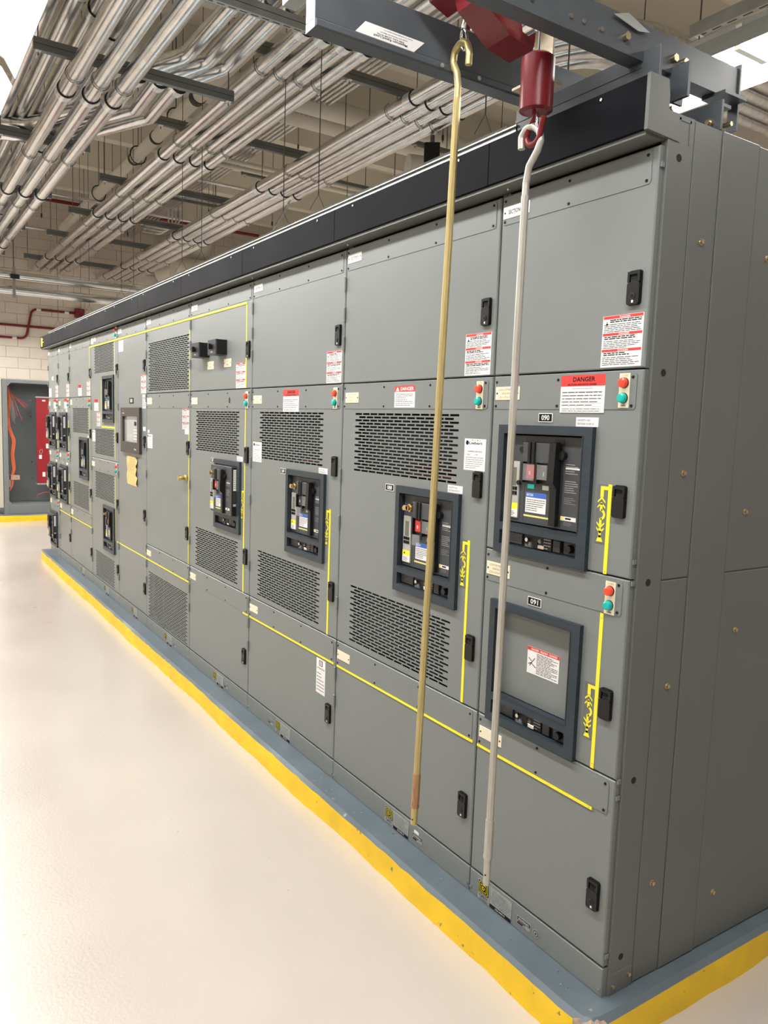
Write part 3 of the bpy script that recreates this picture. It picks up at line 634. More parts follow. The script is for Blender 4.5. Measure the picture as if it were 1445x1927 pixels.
# --- section 9
def wide(i, label, secno, lab_small, lamps_at=True, warn=True, mimic_low=True, hz=HZ36, wx=.772):
    L = edges[i+1]
    t, D, base, L = cabinet(i, label, [(SD+.002, 2.190, []), (.611, SD-.002, [vh(.099, .757, 1.322, 1.553), BH36(.911), vh(.099, .757, .634, .866)]), (.087, .607, [])], STR+[(.508, .600, .022)], hz)
    latch(D(1.8), L+.850, 1.820); latch(D(1.3), L+.846, 1.289, False); latch(D(1.3), L+.846, .763, False); latch(D(.25), L+.846, .233)
    V36(D(1.4), L, 1.322, 1.553, 19); V36(D(.7), L, .634, .866, 19)
    part('warning_label', warn3(L+wx, 1.672, w=.124, s=i), D(1.7)); lamps(D(1.6), L+.838, 1.567)
    part('section_plate', plate(L+.018, 2.131, .10, .034, (secno,), .0018, 'white', 'ink'), D(2.1))
    part('engraved_plate', plate(L+.026, 1.590, .10, .040, lab_small, .0018), D(1.6)); part('blank_plate', plate(L+.016, .536, .10, .037, (), .0018), D(.55))
    part('mimic_symbol', mimic_symbol(L+.792, .993), D(1.)); part('mimic_strip', strip(L+.828, L+.8395, .613, 1.149), D(1.))
    if mimic_low: part('mimic_strip', strip(L+.012, L+.899, .499, .507, n=.0034), D(.5))
    return t, D, base, L
t, D, base, L = wide(1, 'cabinet next to the near end one, numbered 088, with the DANGER sign of white letters', 'SECTION 9', ('LS ACTIVATION', 'RELAY', 'LS-FEED 1/2'))
part('danger_sign', danger_sign(L+.377, 1.572, .128, .077), D(1.6)); part('shipping_tag', tag_lines(L+.789, 1.374, .104, .100, 3, 'Liebert'), D(1.4))
number(D(1.28), L+.338, 1.267, '088'); white_tag(D(1.3), L+.711, 1.294, '0359971-001', 'SECTION 9 OF 10')
m = MB(FRONT); m.quad(L+.640, L+.646, 1.905, 1.915, .0004, 'white'); part('paint_chip', m, D(1.9), 'small white paint chip')
part('maker_plate', maker_plate(L+.408), base); part('serial_plate', small_plate(L+.592), base)
m = MB(); m.box(L+.600, L+.628, .050, .060, 0, .0008, 'white'); part('barcode_tag', m, base)
breaker('circuit breaker 088 with brass key interlock and red button, partly behind the brass pole', L+.423, .911, w=.364, lock=True)
for k in range(3):
    m = MB(); z = 1.335+.02*k; m.box(L+.44, L+.79, z, z+.006, -.040, -.034, 'redpaint'); part('busbar', m, t, 'red insulated bar seen through the vent')
# --- section 8
t, D, base, L = wide(2, 'cabinet numbered 089 with the tall white ATTENTION sticker on its bottom door', 'SECTION 8', ('LS FEED 2', 'RELAY', 'LS-FEED 1/2'))
part('danger_notice', danger_doc(L+.365, 1.553, .160, .100, s=4), D(1.6)); part('shipping_tag', tag_lines(L+.024, 1.304, .105, .098, 5, 'Liebert'), D(1.4))
number(D(1.28), L+.350, 1.266, '089'); white_tag(D(1.3), L+.724, 1.292, '0359971-001', 'SECTION 8 OF 10')
part('attention_sticker', tag_lines(L+.746, .335, .080, .155, 8, logo=True), D(.4))
part('maker_plate', maker_plate(L+.344), base); part('serial_plate', small_plate(L+.258), base)
breaker('circuit breaker 089 with brass key interlock, in the cabinet with the ATTENTION sticker', L+.430, .911, w=.364, lock=True, red_flag=False)
m = MB(); m.box(L+.5, L+.79, 1.335, 1.341, -.040, -.034, 'redpaint'); part('busbar', m, t, 'red insulated bar seen through the vent')
# --- section 7
t, D, base, L = wide(3, 'cabinet with two black selector switch boxes on its top door', 'SECTION 7', (), mimic_low=False, wx=.706)
part('mimic_strip', strip(L+.006, L+.843, 2.088, 2.099, n=.0034), D(2.)); part('mimic_strip', strip(L+.834, L+.843, SD+.004, 2.088), D(2.)); part('mimic_strip', strip(L+.834, L+.842, 1.15, 1.562), D(1.3)); part('mimic_strip', strip(L+.838, L+.904, .499, .507, n=.0034), D(.5))
for xx, zz in ((.285, 1.784), (.537, 1.786)): part('engraved_plate', plate(L+xx, zz, .100, .044, ('LIT', 'DIM'), 0), D(1.8))
m = MB(); m.round_rect(L+.612, L+.632, 1.594, 1.626, .0018, .0022, 'inner_shade', .009); part('cable_hole', m, D(1.6))
number(D(1.28), L+.352, 1.263, '087'); white_tag(D(1.3), L+.73, 1.293, '0359971-001', 'SECTION 7 OF 10')
part('maker_plate', maker_plate(L+.415), base); part('serial_plate', small_plate(L+.585), base)
for xx, lab in ((.195, 'black box with rotary switch on the top door, the farther of the two'), (.455, 'black box with rotary switch on the top door, the nearer of the two')):
    s_ = thing('selector_switch_box', lab, 'switch box', (L+xx, 0, 1.85))
    m = MB(); m.box(L+xx, L+xx+.120, 1.851, 1.930, 0, .060, 'black', .003); bb = part('enclosure', m, s_)
    m = MB(); m.box(L+xx-.001, L+xx+.121, 1.850, 1.931, .056, .064, 'face2', .003); part('front_lid', m, s_)
    m = MB(); m.knob(L+xx+.06, 1.893, .064, .070, .014, 'black', 14); m.box(L+xx+.052, L+xx+.068, 1.878, 1.908, .070, .084, 'black', .002); part('rotary_knob', m, s_)
    m = MB(); m.box(L+xx+.045, L+xx+.075, 1.862, 1.868, .064, .0645, 'trip'); part('legend', m, s_)
breaker('circuit breaker 087 drawn out of its cell below the two switch boxes', L+.430, .908, w=.364, out=.047, lock=True)
# --- section 6 (wide grilles)
t, D, base, L = cabinet(4, 'cabinet with a large slotted grille at the top and another at the bottom', [(SD+.002, 2.190, [vh(.050, .885, 1.683, 2.010)]), (.611, SD-.002, []), (.087, .607, [vh(.045, .878, .095, .423)])], [(2.105, 2.183, .022), (1.567, 1.657, .016), (.508, .600, .016)], HZ36)
V36(D(1.8), L, 1.683, 2.010, 27, .050, .885, 15); V36(D(.3), L, .095, .423, 27, .045, .878, 15)
for k in range(4): dupmesh('screw', SCREW, D(1.8), (L+(.03, .895)[k % 2], 0, (1.70, 2.06)[k//2]))
m = MB(); m.box(L+.40, L+.406, .09, .425, .0005, .0015, 'paint'); part('grille_rib', m, D(.3))
part('section_plate', plate(L+.012, 2.133, .10, .034, ('SECTION 6',), .0018, 'white', 'ink'), D(2.1)); part('engraved_plate', plate(L+.024, 1.594, .11, .044, (), .0018), D(1.6)); part('blank_plate', plate(L+.012, .534, .10, .037, (), .0018), D(.55))
part('mimic_strip', strip(L+.006, L+.906, 2.089, 2.100, n=.0034), D(2.)); part('mimic_strip', strip(L+.893, L+.900, 1.672, 2.088, 'yellow_p'), D(2.)); part('mimic_strip', strip(L+.885, L+.892, .613, 1.440, 'yellow'), D(1.)); part('mimic_strip', strip(L+.004, L+.900, .499, .507, n=.0034), D(.5))
part('warning_label', warn3(L+.765, 1.440, .122, .124, s=9), D(1.5)); part('shipping_tag', tag_lines(L+.024, 1.293, .115, .096, 9, 'Liebert'), D(1.4))
m = MB(); m.box(L+.030, L+.068, 1.398, 1.418, 0, .0008, 'white'); part('small_sticker', m, D(1.4)); m = MB(); m.box(L+.815, L+.885, 1.410, 1.440, 0, .0008, 'white'); part('small_sticker', m, D(1.4))
latch(D(1.3), L+.862, 1.286, True); latch(D(.8), L+.852, .761, True)
m = MB(); m.knob(L+.822, 1.143, 0, .030, .015, 'brass', 16); m.knob(L+.822, 1.143, .030, .044, .019, 'brass', 16, .016); m.box(L+.845, L+.875, 1.13, 1.16, .004, .012, 'brass', .002); part('brass_key_lock', m, D(1.1), 'round brass key interlock')
part('maker_plate', maker_plate(L+.411), base); part('serial_plate', small_plate(L+.60), base)
# --- section 5 (control)
t, D, base, L = cabinet(5, 'narrow control cabinet with the operator screen and yellowed note', [(.087, 2.190, [])], [(2.105, 2.183, .012)], [1.80, 1.55, 1.02, .74, .45, .20])
part('section_plate', plate(L+.012, 2.133, .10, .034, ('SECTION 5',), .0018, 'white', 'ink'), D(2.1)); part('mimic_strip', strip(L+.004, L+.756, 2.089, 2.100, n=.0034), D(2.)); part('mimic_strip', strip(L+.012, L+.756, .499, .507, n=.0016), D(2.))
part('engraved_plate', plate(L+.018, 1.995, .14, .085, (), 0), D(2.)); part('warning_label', warn3(L+.628, 1.672, .12, .129, s=2), D(1.)); m = MB(); m.box(L+.664, L+.745, 1.566, 1.662, 0, .001, 'white'); m.lines(L+.67, L+.74, 1.57, 1.65, 7, .0013, 'ink', .3); part('notice', m, D(1.))
m = MB(); m.box(L+.322, L+.432, 1.602, 1.642, 0, .002, 'ink'); m.quad(L+.345, L+.41, 1.609, 1.635, .0023, 'trip'); part('meter_plate', m, D(1.)); m = MB(); m.box(L+.68, L+.74, 1.408, 1.436, 0, .001, 'white'); part('small_sticker', m, D(1.))
for z in (1.822, 1.289, .765, .234): latch(D(1.), L+.703, z, True)
s_ = thing('operator_panel', 'dark taupe operator panel with recessed screen on the narrow control cabinet', 'control panel', (L+.14, 0, 1.24))
hx0, hx1, hz0, hz1 = L+.140, L+.645, 1.238, 1.571
m = MB()
for q in ((hx0, hx0+.055, hz0, hz1), (hx1-.055, hx1, hz0, hz1), (hx0+.055, hx1-.055, 1.506, hz1), (hx0+.055, hx1-.055, hz0, 1.318)): m.box(*q, 0, .020, 'hmi')
part('bezel', m, s_); m = MB(); m.box(hx0+.05, hx1-.05, 1.31, 1.51, .0, .004, 'screen'); scr = part('screen', m, s_)
m = MB(); m.box(hx0+.12, hx0+.28, 1.325, 1.375, .004, .0044, 'trip'); m.knob(hx1-.15, 1.455, .004, .010, .016, 'black', 12); m.lines(hx0+.30, hx1-.08, 1.33, 1.42, 4, .0046, 'white', .3); part('screen_graphics', m, scr)
m = MB(); m.text('i', hx0+.07, 1.545, .014, .0203, 'white', .004); m.text('DANGER', hx0+.055, 1.525, .010, .0203, 'white', .05); m.text('Power', hx1-.13, 1.262, .014, .0203, 'white', .055); part('panel_lettering', m, s_)
nt = thing('paper_note', 'curled yellowed paper note taped below the operator panel', 'note', (L+.25, 0, 1.0))
m = MB(); k = 10; vs = []
for i in range(k+1):
    z = 1.000+.214*i/k; e = .010*math.sin(i*.9)
    for xx, nn in ((L+.262, .001+.006*abs(math.sin(i*.6))), (L+.36, .0015), (L+.46, .0015), (L+.528+e, .002+.012*(math.sin(i*1.1)**2))): vs.append(m.P(xx, z-(xx-L-.26)*.02, nn))
m.add(vs, [(4*i+j, 4*i+j+1, 4*i+j+5, 4*i+j+4) for i in range(k) for j in range(3)], 'paper', True); part('sheet', m, nt)
m = MB(); m.lines(L+.28, L+.50, 1.08, 1.20, 9, .0038, 'inkc', .2, seed=3); part('handwriting', m, nt)
part('maker_plate', maker_plate(L+.36), base)
# --- section 4
t, D, base, L = cabinet(6, 'cabinet with four slotted grilles and two circuit breakers, left of the control cabinet', [(1.142, 2.190, [vh(.12, .778, 1.860, 2.088), BH36(1.450), vh(.12, .778, 1.177, 1.393)]), (.087, 1.138, [vh(.12, .778, .798, 1.026), BH36(.386), vh(.12, .778, .100, .330)])], [(2.105, 2.183, .022), (1.041, 1.131, .022)], [1.84, 1.55, 1.02, .74, .45, .20])
for a, b_, r_ in ((1.860, 2.088, 19), (1.177, 1.393, 18), (.798, 1.026, 19), (.100, .330, 19)): V36(D((a+b_)/2), L, a, b_, r_, .12, .778)
part('section_plate', plate(L+.018, 2.115, .08, .052, ('SECTION 4',), .0018, 'white', 'ink'), D(2.1)); part('engraved_plate', plate(L+.12, 2.13, .07, .034, (), .0018), D(2.1)); lamps(D(2.1), L+.838, 2.108); lamps(D(1.1), L+.838, 1.044)
part('mimic_strip', strip(L+.006, L+.906, 2.089, 2.100, n=.0034), D(2.)); part('mimic_strip', strip(L+.803, L+.811, 1.160, 2.088, 'yellow_p'), D(2.)); part('mimic_strip', strip(L+.36, L+.372, 1.405, 1.80, 'yellow_p'), D(2.)); part('mimic_strip', strip(L+.36, L+.803, 1.405, 1.417), D(2.)); part('mimic_strip', strip(L+.803, L+.811, .50, 1.02, 'yellow_p'), D(.8)); part('mimic_strip', strip(L+.85, L+.904, .499, .507), D(.5))
part('danger_notice', danger_doc(L+.115, 1.544, .150, .100, s=7), D(1.6)); part('warning_label', warn3(L+.195, 1.415, .122, .120, s=6), D(1.5)); part('shipping_tag', tag_lines(L+.030, 1.280, .105, .096, 2, 'Liebert'), D(1.4)); part('engraved_plate', plate(L+.018, 1.064, .10, .04, (), .0018), D(1.1))
for z in (1.825, 1.294): latch(D(z), L+.868, z, True)
for z in (.765, .238): latch(D(z), L+.868, z, True)
part('maker_plate', maker_plate(L+.42), base)
breaker('upper circuit breaker framed by thin yellow lines, left of the control cabinet', L+.440, 1.450, w=.364, h=.378)
breaker('lower circuit breaker with brass key, between two grilles left of the control cabinet', L+.440, .386, w=.364, h=.378, lock=True)
# --- section 3
t, D, base, L = cabinet(7, 'third cabinet from the far end, plain top door and one breaker between two grilles', [(SD+.002, 2.190, []), (.611, SD-.002, [vh(.124, .79, 1.337, 1.567), BH36(.920), vh(.124, .79, .640, .867)]), (.087, .607, [])], [(2.105, 2.183, .022), (1.567, 1.657, .022), (.508, .600, .022)], HZ36)
V36(D(1.4), L, 1.337, 1.564, 19, .124, .79); V36(D(.7), L, .640, .867, 19, .124, .79)
part('section_plate', plate(L+.018, 2.140, .08, .034, ('SECTION 3',), .0018, 'white', 'ink'), D(2.1)); part('danger_notice', danger_doc(L+.385, 1.679, .145, .104, s=3), D(1.7)); part('warning_label', warn3(L+.738, 1.680, s=1), D(1.7)); lamps(D(1.6), L+.845, 1.570); part('engraved_plate', plate(L+.024, 1.597, .09, .05, (), .0018), D(1.6)); part('blank_plate', plate(L+.016, .530, .09, .05, (), .0018), D(.55))
part('mimic_strip', strip(L+.840, L+.848, 1.672, 2.098, 'yellow_p'), D(2.)); part('mimic_strip', strip(L+.850, L+.906, 2.089, 2.100, n=.0034), D(2.)); part('mimic_strip', strip(L+.826, L+.834, .613, 1.562, 'yellow_p'), D(1.)); part('mimic_strip', strip(L+.012, L+.899, .499, .507, n=.0034), D(.5))
for z in (1.828, 1.3, .768, .236): latch(D(z), L+.862, z, True)
m = MB(); m.box(L+.75, L+.80, 1.29, 1.32, 0, .0008, 'white'); part('section_tag', m, D(1.3)); part('maker_plate', maker_plate(L+.42), base)
breaker('circuit breaker between two grilles in the third cabinet from the far end', L+.440, .918, w=.364)
# --- section 2
def narrow(i, label, low):
    ds = [(SD+.002, 2.190, []), (1.142, SD-.002, [(.075, .41, 1.147, 1.508)]), (.611, 1.138, [(.075, .41, .617, .978)]), (.087, .607, [(.075, .41, .087+.003, .445)] if low else [])]
    t, D, base, L = cabinet(i, label, ds, STR+[(1.041, 1.131, .014), (.508, .600, .014)], HZ22)
    for z in (1.825,): latch(D(z), L+.492, z, True)
    part('section_plate', plate(L+.012, 2.135, .09, .034, (), .0018, 'white', 'ink'), D(2.1)); part('warning_label', warn3(L+.395, 1.680, .13, .127, s=i), D(1.7)); part('danger_notice', danger_doc(L+.285, 1.560, .150, .100, s=i), D(1.6))
    lamps(D(1.6), L+.470, 1.572); lamps(D(1.1), L+.470, 1.044); part('engraved_plate', plate(L+.016, 1.592, .09, .045, (), .0018), D(1.6)); part('engraved_plate', plate(L+.016, 1.064, .09, .04, (), .0018), D(1.1)); part('blank_plate', plate(L+.016, .534, .09, .045, (), .0018), D(.55))
    for z, s2 in ((1.531, 'LSP A'), (1.002, 'LSP B')):
        m = MB(); m.box(L+.05, L+.20, z, z+.022, 0, .001, 'trip'); m.text(s2, L+.07, z+.004, .014, .0013, 'ink', .09); part('engraved_plate', m, D(z))
        m = MB(); m.box(L+.35, L+.43, z, z+.022, 0, .0008, 'white'); part('section_tag', m, D(z))
    for z in (1.147, .62): part('mimic_strip', strip(L+.470, L+.4815, z, z+.30), D(z+.1))
    for z in (1.292, .762): latch(D(z), L+.492, z, False)
    if low: lamps(D(.55), L+.470, .513)
    else: latch(D(.25), L+.492, .237, True)
    return t, D, base, L
t, D, base, L = narrow(8, 'second cabinet from the far end, two drawn-out breakers over a plain bottom door', False)
part('mimic_strip', strip(L+.012, L+.548, .499, .507, n=.0034), D(.5))
breaker('drawn-out breaker in the upper cell of the second cabinet from the far end', L+.060, 1.139, out=.048)
breaker('drawn-out breaker in the lower cell of the second cabinet from the far end', L+.060, .608, out=.048)
t, D, base, L = narrow(9, 'farthest cabinet of the lineup, with three drawn-out breakers stacked', True)
m = MB(); m.box(L+.20, L+.28, 1.86, 1.90, 0, .0008, 'white'); part('small_sticker', m, D(1.9)); part('warning_sheet', tag_lines(L+.02, 1.685, .14, .09, 4), D(1.7))
breaker('topmost drawn-out breaker of the farthest cabinet', L+.050, 1.139, out=.048)
breaker('middle drawn-out breaker of the farthest cabinet', L+.050, .608, out=.048)
breaker('lowest drawn-out breaker of the farthest cabinet, just above the plinth', L+.050, .078, out=.048)
# ------------------------------------------------------------------ fascia (dark wireway above the doors)
fa = thing('top_fascia', 'long dark wireway box running along the top of all the switchgear cabinets', 'wireway', (0, -.06, 2.21))
bnd = edges[:]; bnd[-1] = -8.03
for i in range(10):
    if i in (5,): pass
    m = MB(); m.box(bnd[i+1]+.001, bnd[i]-(.001 if i else .004), 2.212, 2.332, .035, .060, 'fascia', .0012); part('fascia_panel', m, fa)
    m = MB(); m.knob(bnd[i]-.14, 2.318, .06, .0625, .004, 'chrome', 8); m.knob(bnd[i+1]+.14, 2.318, .06, .0625, .004, 'chrome', 8); part('panel_screws', m, fa)
m = MB(); m.box(-8.03, -.004, 2.201, 2.212, -.015, .052, 'paint_shaded', .001); m.box(-8.03, -.004, 2.212, 2.330, -.018, .0, 'paint')  # lip uses the darkened grey, its underside shade put into the colour
for e in edges[1:-1]: m.knob(e+.06, 2.193, .03, .034, .003, 'bolt', 6)
part('soffit', m, fa)
m = MB(SIDE); m.slab([(-.060, 2.210), (.053, 2.205), (.053, 2.262), (.012, 2.270), (.012, 2.300), (.006, 2.335), (-.060, 2.335)], -.004, .006, 'paint_shaded'); part('end_plate', m, fa)
m = MB(); m.slab([(-7.98, 2.225), (-7.90, 2.225), (-7.90, 2.26), (-7.80, 2.265), (-7.90, 2.275), (-7.90, 2.29), (-7.86, 2.30), (-7.90, 2.31), (-7.98, 2.32)], .0602, .0614, 'yellow'); part('arrow_sticker', m, fa, 'torn yellow sticker on the far end')
# hoist tracks on top
tr = thing('hoist_track', 'bright zinc rail bolted along the front top edge of the lineup', 'rail', (0, .03, 2.335))
m = MB(); m.box(-7.95, -.52, 2.335, 2.382, -.075, -.012, 'strutlite', .002); m.box(-7.95, -.52, 2.382, 2.386, -.085, -.004, 'strutlite'); part('rail', m, tr)
m = MB()
for k in range(40): x = -.62-.185*k; m.knob(x, 2.360, -.012, -.008, .005, 'chrome', 6)
part('rail_bolts', m, tr)
tr2 = thing('rear_hoist_track', 'dark steel channel on the roof edge of the near end cabinet', 'rail', (-.1, .22, 2.257))
m = MB(); m.box(-3.2, 0, 2.272, 2.345, -.228, -.22, 'beam', .001); m.box(-3.2, -.012, 2.337, 2.345, -.275, -.228, 'beam'); m.box(-3.2, -.012, 2.272, 2.279, -.285, -.228, 'beam'); part('channel', m, tr2)
m = MB(); m.knob(-.030, 2.295, -.22, -.212, .010, 'bolt', 12); m.knob(-.030, 2.295, -.212, -.206, .007, 'bolt', 6); m.cyl((-.012, .25, 2.29), (.010, .25, 2.29), .006, 'bolt', 8); m.cyl((-.10, .13, 2.325), (-.075, .13, 2.325), .007, 'bolt', 8); part('bolt', m, tr2)
# ------------------------------------------------------------------ hoist carriage
ho = thing('hoist_carriage', 'grey steel beam frame overhanging the near cabinet, with red winch', 'hoist', (-.3, 0, 2.4))
m = MB(SIDE)
m.box(-1.25, .40, 2.405, 2.490, -.088, -.080, 'beam', .001); m.box(-1.25, .40, 2.482, 2.490, -.130, -.088, 'beam'); m.box(-1.25, .40, 2.405, 2.412, -.125, -.088, 'beam')
nb = part('near_beam', m, ho)
m = MB(SIDE); m.box(-.64, .50, 2.500, 2.605, -.558, -.550, 'beam', .001); m.box(-.64, .50, 2.597, 2.605, -.61, -.558, 'beam'); m.box(-.64, .50, 2.478, 2.500, -.600, -.546, 'beam', .004)
fb = part('far_beam', m, ho)
m = MB(SIDE)
for y in (-.62, -.42, -.36, -.24, -.20, -.14): m.knob(y, 2.435 if y > -.5 else 2.46, -.080, -.077, .006, 'chrome', 10)
part('rivets', m, ho)
m = MB(SIDE)
for y in (-.25, -.215, -.12): m.knob(y, 2.489, -.5458, -.5440, .006, 'strutlite', 10)
part('rivets', m, ho)
m = MB(SIDE); m.slab([(-.525, 2.500), (-.343, 2.499), (-.309, 2.531), (-.496, 2.532)], -.5499, -.549, 'white')
n = -.5487
for k, (tx, ww, hh) in enumerate((('Maximum Rated Load', .105, .0058), ('500 Lbs (228 KG)', .085, .0050), ('Install and Operate per Manual', .085, .0034), ('Rotary Crane Engineering Support Co', .09, .0034))):
    m.text(tx, -.470+k*.010, 2.5035+k*.0070, hh, n, 'ink', ww, flip=True)
part('load_rating_label', m, ho, 'white label of upside-down letters reading Maximum Rated Load')
m = MB(); m.box(-.53, -.082, 2.392, 2.400, -.075, -.010, 'beam'); m.box(-.53, -.030, 2.350, 2.430, -.020, -.012, 'beam', .001); part('cross_bar', m, ho)
m = MB(); m.box(-.10, -.03, 2.338, 2.42, -.13, -.12, 'beam'); m.box(-.095, -.088, 2.345, 2.40, -.18, -.06, 'beam'); part('bracket', m, ho)
m = MB(SIDE); m.box(.395, .401, 2.33, 2.50, -.105, -.075, 'beam'); m.box(.30, .395, 2.397, 2.405, -.12, -.05, 'beam'); part('end_bracket', m, ho)
m = MB()
for x, y in ((-.115, -.012), (-.155, -.012), (-.42, -.012), (-.455, -.012)): m.cyl((x, .045, 2.392), (x, .045, 2.378), .010, 'bolt', 10); m.cyl((x, .045, 2.378), (x, .045, 2.370), .007, 'bolt', 6)
for y in (-.06, .12, .16): m.cyl((-.080, y, 2.44), (-.068, y, 2.44), .010, 'bolt', 6)
part('bolts', m, ho)
m = MB(SIDE); m.slab([(-.11, 2.475), (-.02, 2.462), (.02, 2.470), (-.06, 2.492)], -.074, -.072, 'strutlite'); part('lug_plate', m, ho)
# frame tube at the left front of the carriage
m = MB(); m.box(-.74, -.56, 2.60, 2.64, .60, .64, 'strutlite', .002); m.box(-.60, -.56, 2.50, 2.64, .60, .64, 'strutlite', .002); part('cross_tube', m, ho)
# winch
m = MB(SIDE); m.slab([(-.34, 2.66), (-.30, 2.56), (-.20, 2.50), (-.12, 2.485), (-.10, 2.56), (-.12, 2.72), (-.30, 2.74)], -.42, -.33, 'redpaint'); m.slab([(-.38, 2.72), (-.34, 2.60), (-.28, 2.58), (-.30, 2.74)], -.49, -.42, 'redpaint')
part('winch_body', m, ho, 'red winch housing')
m = MB(); m.cyl((-.30, -.17, 2.515), (-.27, -.17, 2.515), .020, 'chrome', 6); m.cyl((-.27, -.17, 2.515), (-.255, -.17, 2.515), .013, 'chrome', 12); part('guide_bolt', m, ho); m = MB(); m.cyl((-.50, -.36, 2.64), (-.46, -.36, 2.64), .022, 'black', 14); part('winch_shaft', m, ho); m = MB(); m.cyl((-.16, -.33, 2.555), (-.11, -.33, 2.555), .045, 'creambr', 20); m.cyl((-.11, -.33, 2.555), (-.10, -.33, 2.555), .028, 'chrome', 20); part('winch_pulley', m, ho)
m = MB(); m.box(-.300, -.235, 2.375, 2.60, .135, .141, 'creambr'); m.box(-.335, -.235, 2.371, 2.377, .10, .18, 'creambr'); m.slab([(-.42, 2.64), (-.36, 2.60), (-.26, 2.64), (-.26, 2.72), (-.42, 2.72)], .215, .221, 'creambr'); m.box(-.40, -.28, 2.585, 2.591, .20, .26, 'creambr'); part('guide_plate', m, ho, 'cream coloured guide plate')
m = MB(); m.cyl((-.44, -.22, 2.66), (-.475, -.22, 2.595), .026, 'chrome', 18); m.cyl((-.475, -.22, 2.595), (-.487, -.22, 2.568), .016, 'chrome', 6)
m.tube([(-.492+.0*k, -.22, 2.565) if 0 else (-.494+.013*math.cos(a), -.22-.004*math.sin(a), 2.545+.026*math.sin(a)) for k, a in enumerate([2*PI*i/16 for i in range(17)])], .0042, 'chrome', 8); part('swivel_eye', m, ho, 'chrome swivel with oval eye')
# hook block on its cable
hb = thing('hook_block', 'red cylindrical hook weight hanging on a thin steel cable', 'hook block', (-.2, -.22, 2.2))
cx, cy = -.199, -.22
m = MB(); m.cyl((cx, cy, 2.268), (cx, cy, 2.272), .028, 'redpaint', 28, .040); m.cyl((cx, cy, 2.272), (cx, cy, 2.390), .040, 'redpaint', 28); m.cyl((cx, cy, 2.390), (cx, cy, 2.398), .040, 'redpaint', 28, .030); part('weight', m, hb)
m = MB(); m.cyl((cx, cy, 2.398), (cx-.004, cy, 2.93), .0028, 'rod', 8); part('cable', m, hb)
m = MB(); pts = [(cx, cy, 2.270), (cx-.004, cy, 2.255), (cx-.022, cy, 2.235), (cx-.030, cy, 2.215), (cx-.018, cy, 2.198), (cx+.004, cy, 2.196), (cx+.018, cy, 2.208), (cx+.022, cy, 2.232), (cx+.030, cy, 2.252)]
m.tube(fillet(pts, .012, 3), [.009]*1+[.0085]*28+[.003]*3 if False else .0075, 'redpaint', 12); m.cyl((cx+.004, cy, 2.268), (cx+.008, cy, 2.225), .0035, 'steel', 8); part('hook', m, hb, 'red steel hook with safety latch')
# hook poles
hp = thing('lifting_pole', 'brass coloured hooked pole with a copper sleeve, hanging left of the silver one', 'lifting pole', (-.55, -.22, .28))
def px(z): return -.510-(2.45-z)*.0315
m = MB(); top = [(-.466, -.222, 2.470), (-.465, -.222, 2.50), (-.478, -.22, 2.530), (-.505, -.22, 2.542), (-.532, -.22, 2.528), (-.536, -.22, 2.50), (-.518, -.22, 2.468), (px(2.43), -.22, 2.43), (px(2.38), -.22, 2.38)]
m.tube(fillet(top, .02, 4), .0095, 'brasspole', 10); part('hook', m, hp); m = MB(); m.cyl((px(2.40), -.22, 2.40), (px(.43), -.22, .43), .0105, 'brasspole', 8, smooth=False); part('shaft', m, hp)
m = MB(); m.cyl((px(.445), -.22, .445), (px(.335), -.22, .335), .0125, 'coppersleeve', 12); m.cyl((px(.345), -.22, .345), (px(.335), -.22, .335), .0135, 'coppersleeve', 12); part('sleeve', m, hp, 'worn copper coloured sleeve')
m = MB(); m.cyl((px(.34), -.22, .34), (px(.28), -.22, .28), .0105, 'brasspole', 12); m.cyl((px(.295)+.004, -.232, .298), (px(.295)+.004, -.2295, .298), .002, 'ink', 6); part('tip', m, hp)
hp = thing('lifting_pole', 'dull silver hooked pole hanging from the red hook', 'lifting pole', (-.23, -.22, .27))
m = MB(); top = [(-.238, -.224, 2.193), (-.240, -.224, 2.222), (-.226, -.222, 2.240), (-.205, -.218, 2.240), (-.186, -.216, 2.222), (-.180, -.216, 2.200), (-.188, -.217, 2.180), (-.212, -.22, 2.148), (-.220, -.22, 2.11), (-.2205, -.22, 2.06)]
m.tube(fillet(top, .014, 4), .0088, 'silverpole', 10); part('hook', m, hp); m = MB(); m.cyl((-.2205, -.22, 2.08), (-.232, -.22, .45), .0098, 'silverpole', 8, smooth=False); part('shaft', m, hp)
m = MB(); m.cyl((-.2318, -.22, .455), (-.2325, -.22, .345), .0118, 'silverpole', 12); m.cyl((-.2325, -.22, .355), (-.2325, -.22, .345), .0128, 'silverpole', 12); part('sleeve', m, hp); m = MB(); m.cyl((-.2325, -.22, .35), (-.233, -.22, .268), .0098, 'silverpole', 12); m.cyl((-.228, -.232, .30), (-.228, -.229, .30), .002, 'ink', 6); part('tip', m, hp)
# ------------------------------------------------------------------ conduits
RC = .057
def clamp_mesh():
    m = MB(); k = 14; r0 = RC+.003; w = .018; z = -RC
    ring = [(r0*math.sin(a), r0*math.cos(a)) for a in [2*PI*i/k for i in range(k)]]
    vs = [(sx, y, zz) for sx in (-w/2, w/2) for y, zz in ring]; m.add(vs, [(i, (i+1) % k, k+(i+1) % k, k+i) for i in range(k)], 'zinc', True)
    m.tube([(-w/2-.004, (r0+.004)*math.sin(a), (r0+.004)*math.cos(a)) for a in [2*PI*i/k for i in range(k+1)]], .0025, 'ring', 6)
    m.box(-.012, .012, -r0-.024, -r0+.002, -.006, .006, 'zinc'); m.cyl((-.018, 0, -r0-.012), (.018, 0, -r0-.012), .005, 'zinc', 6); m.cyl((0, -.022, -r0-.010), (0, .022, -r0-.010), .004, 'bolt', 6)
    return m.mesh('conduit_clamp')
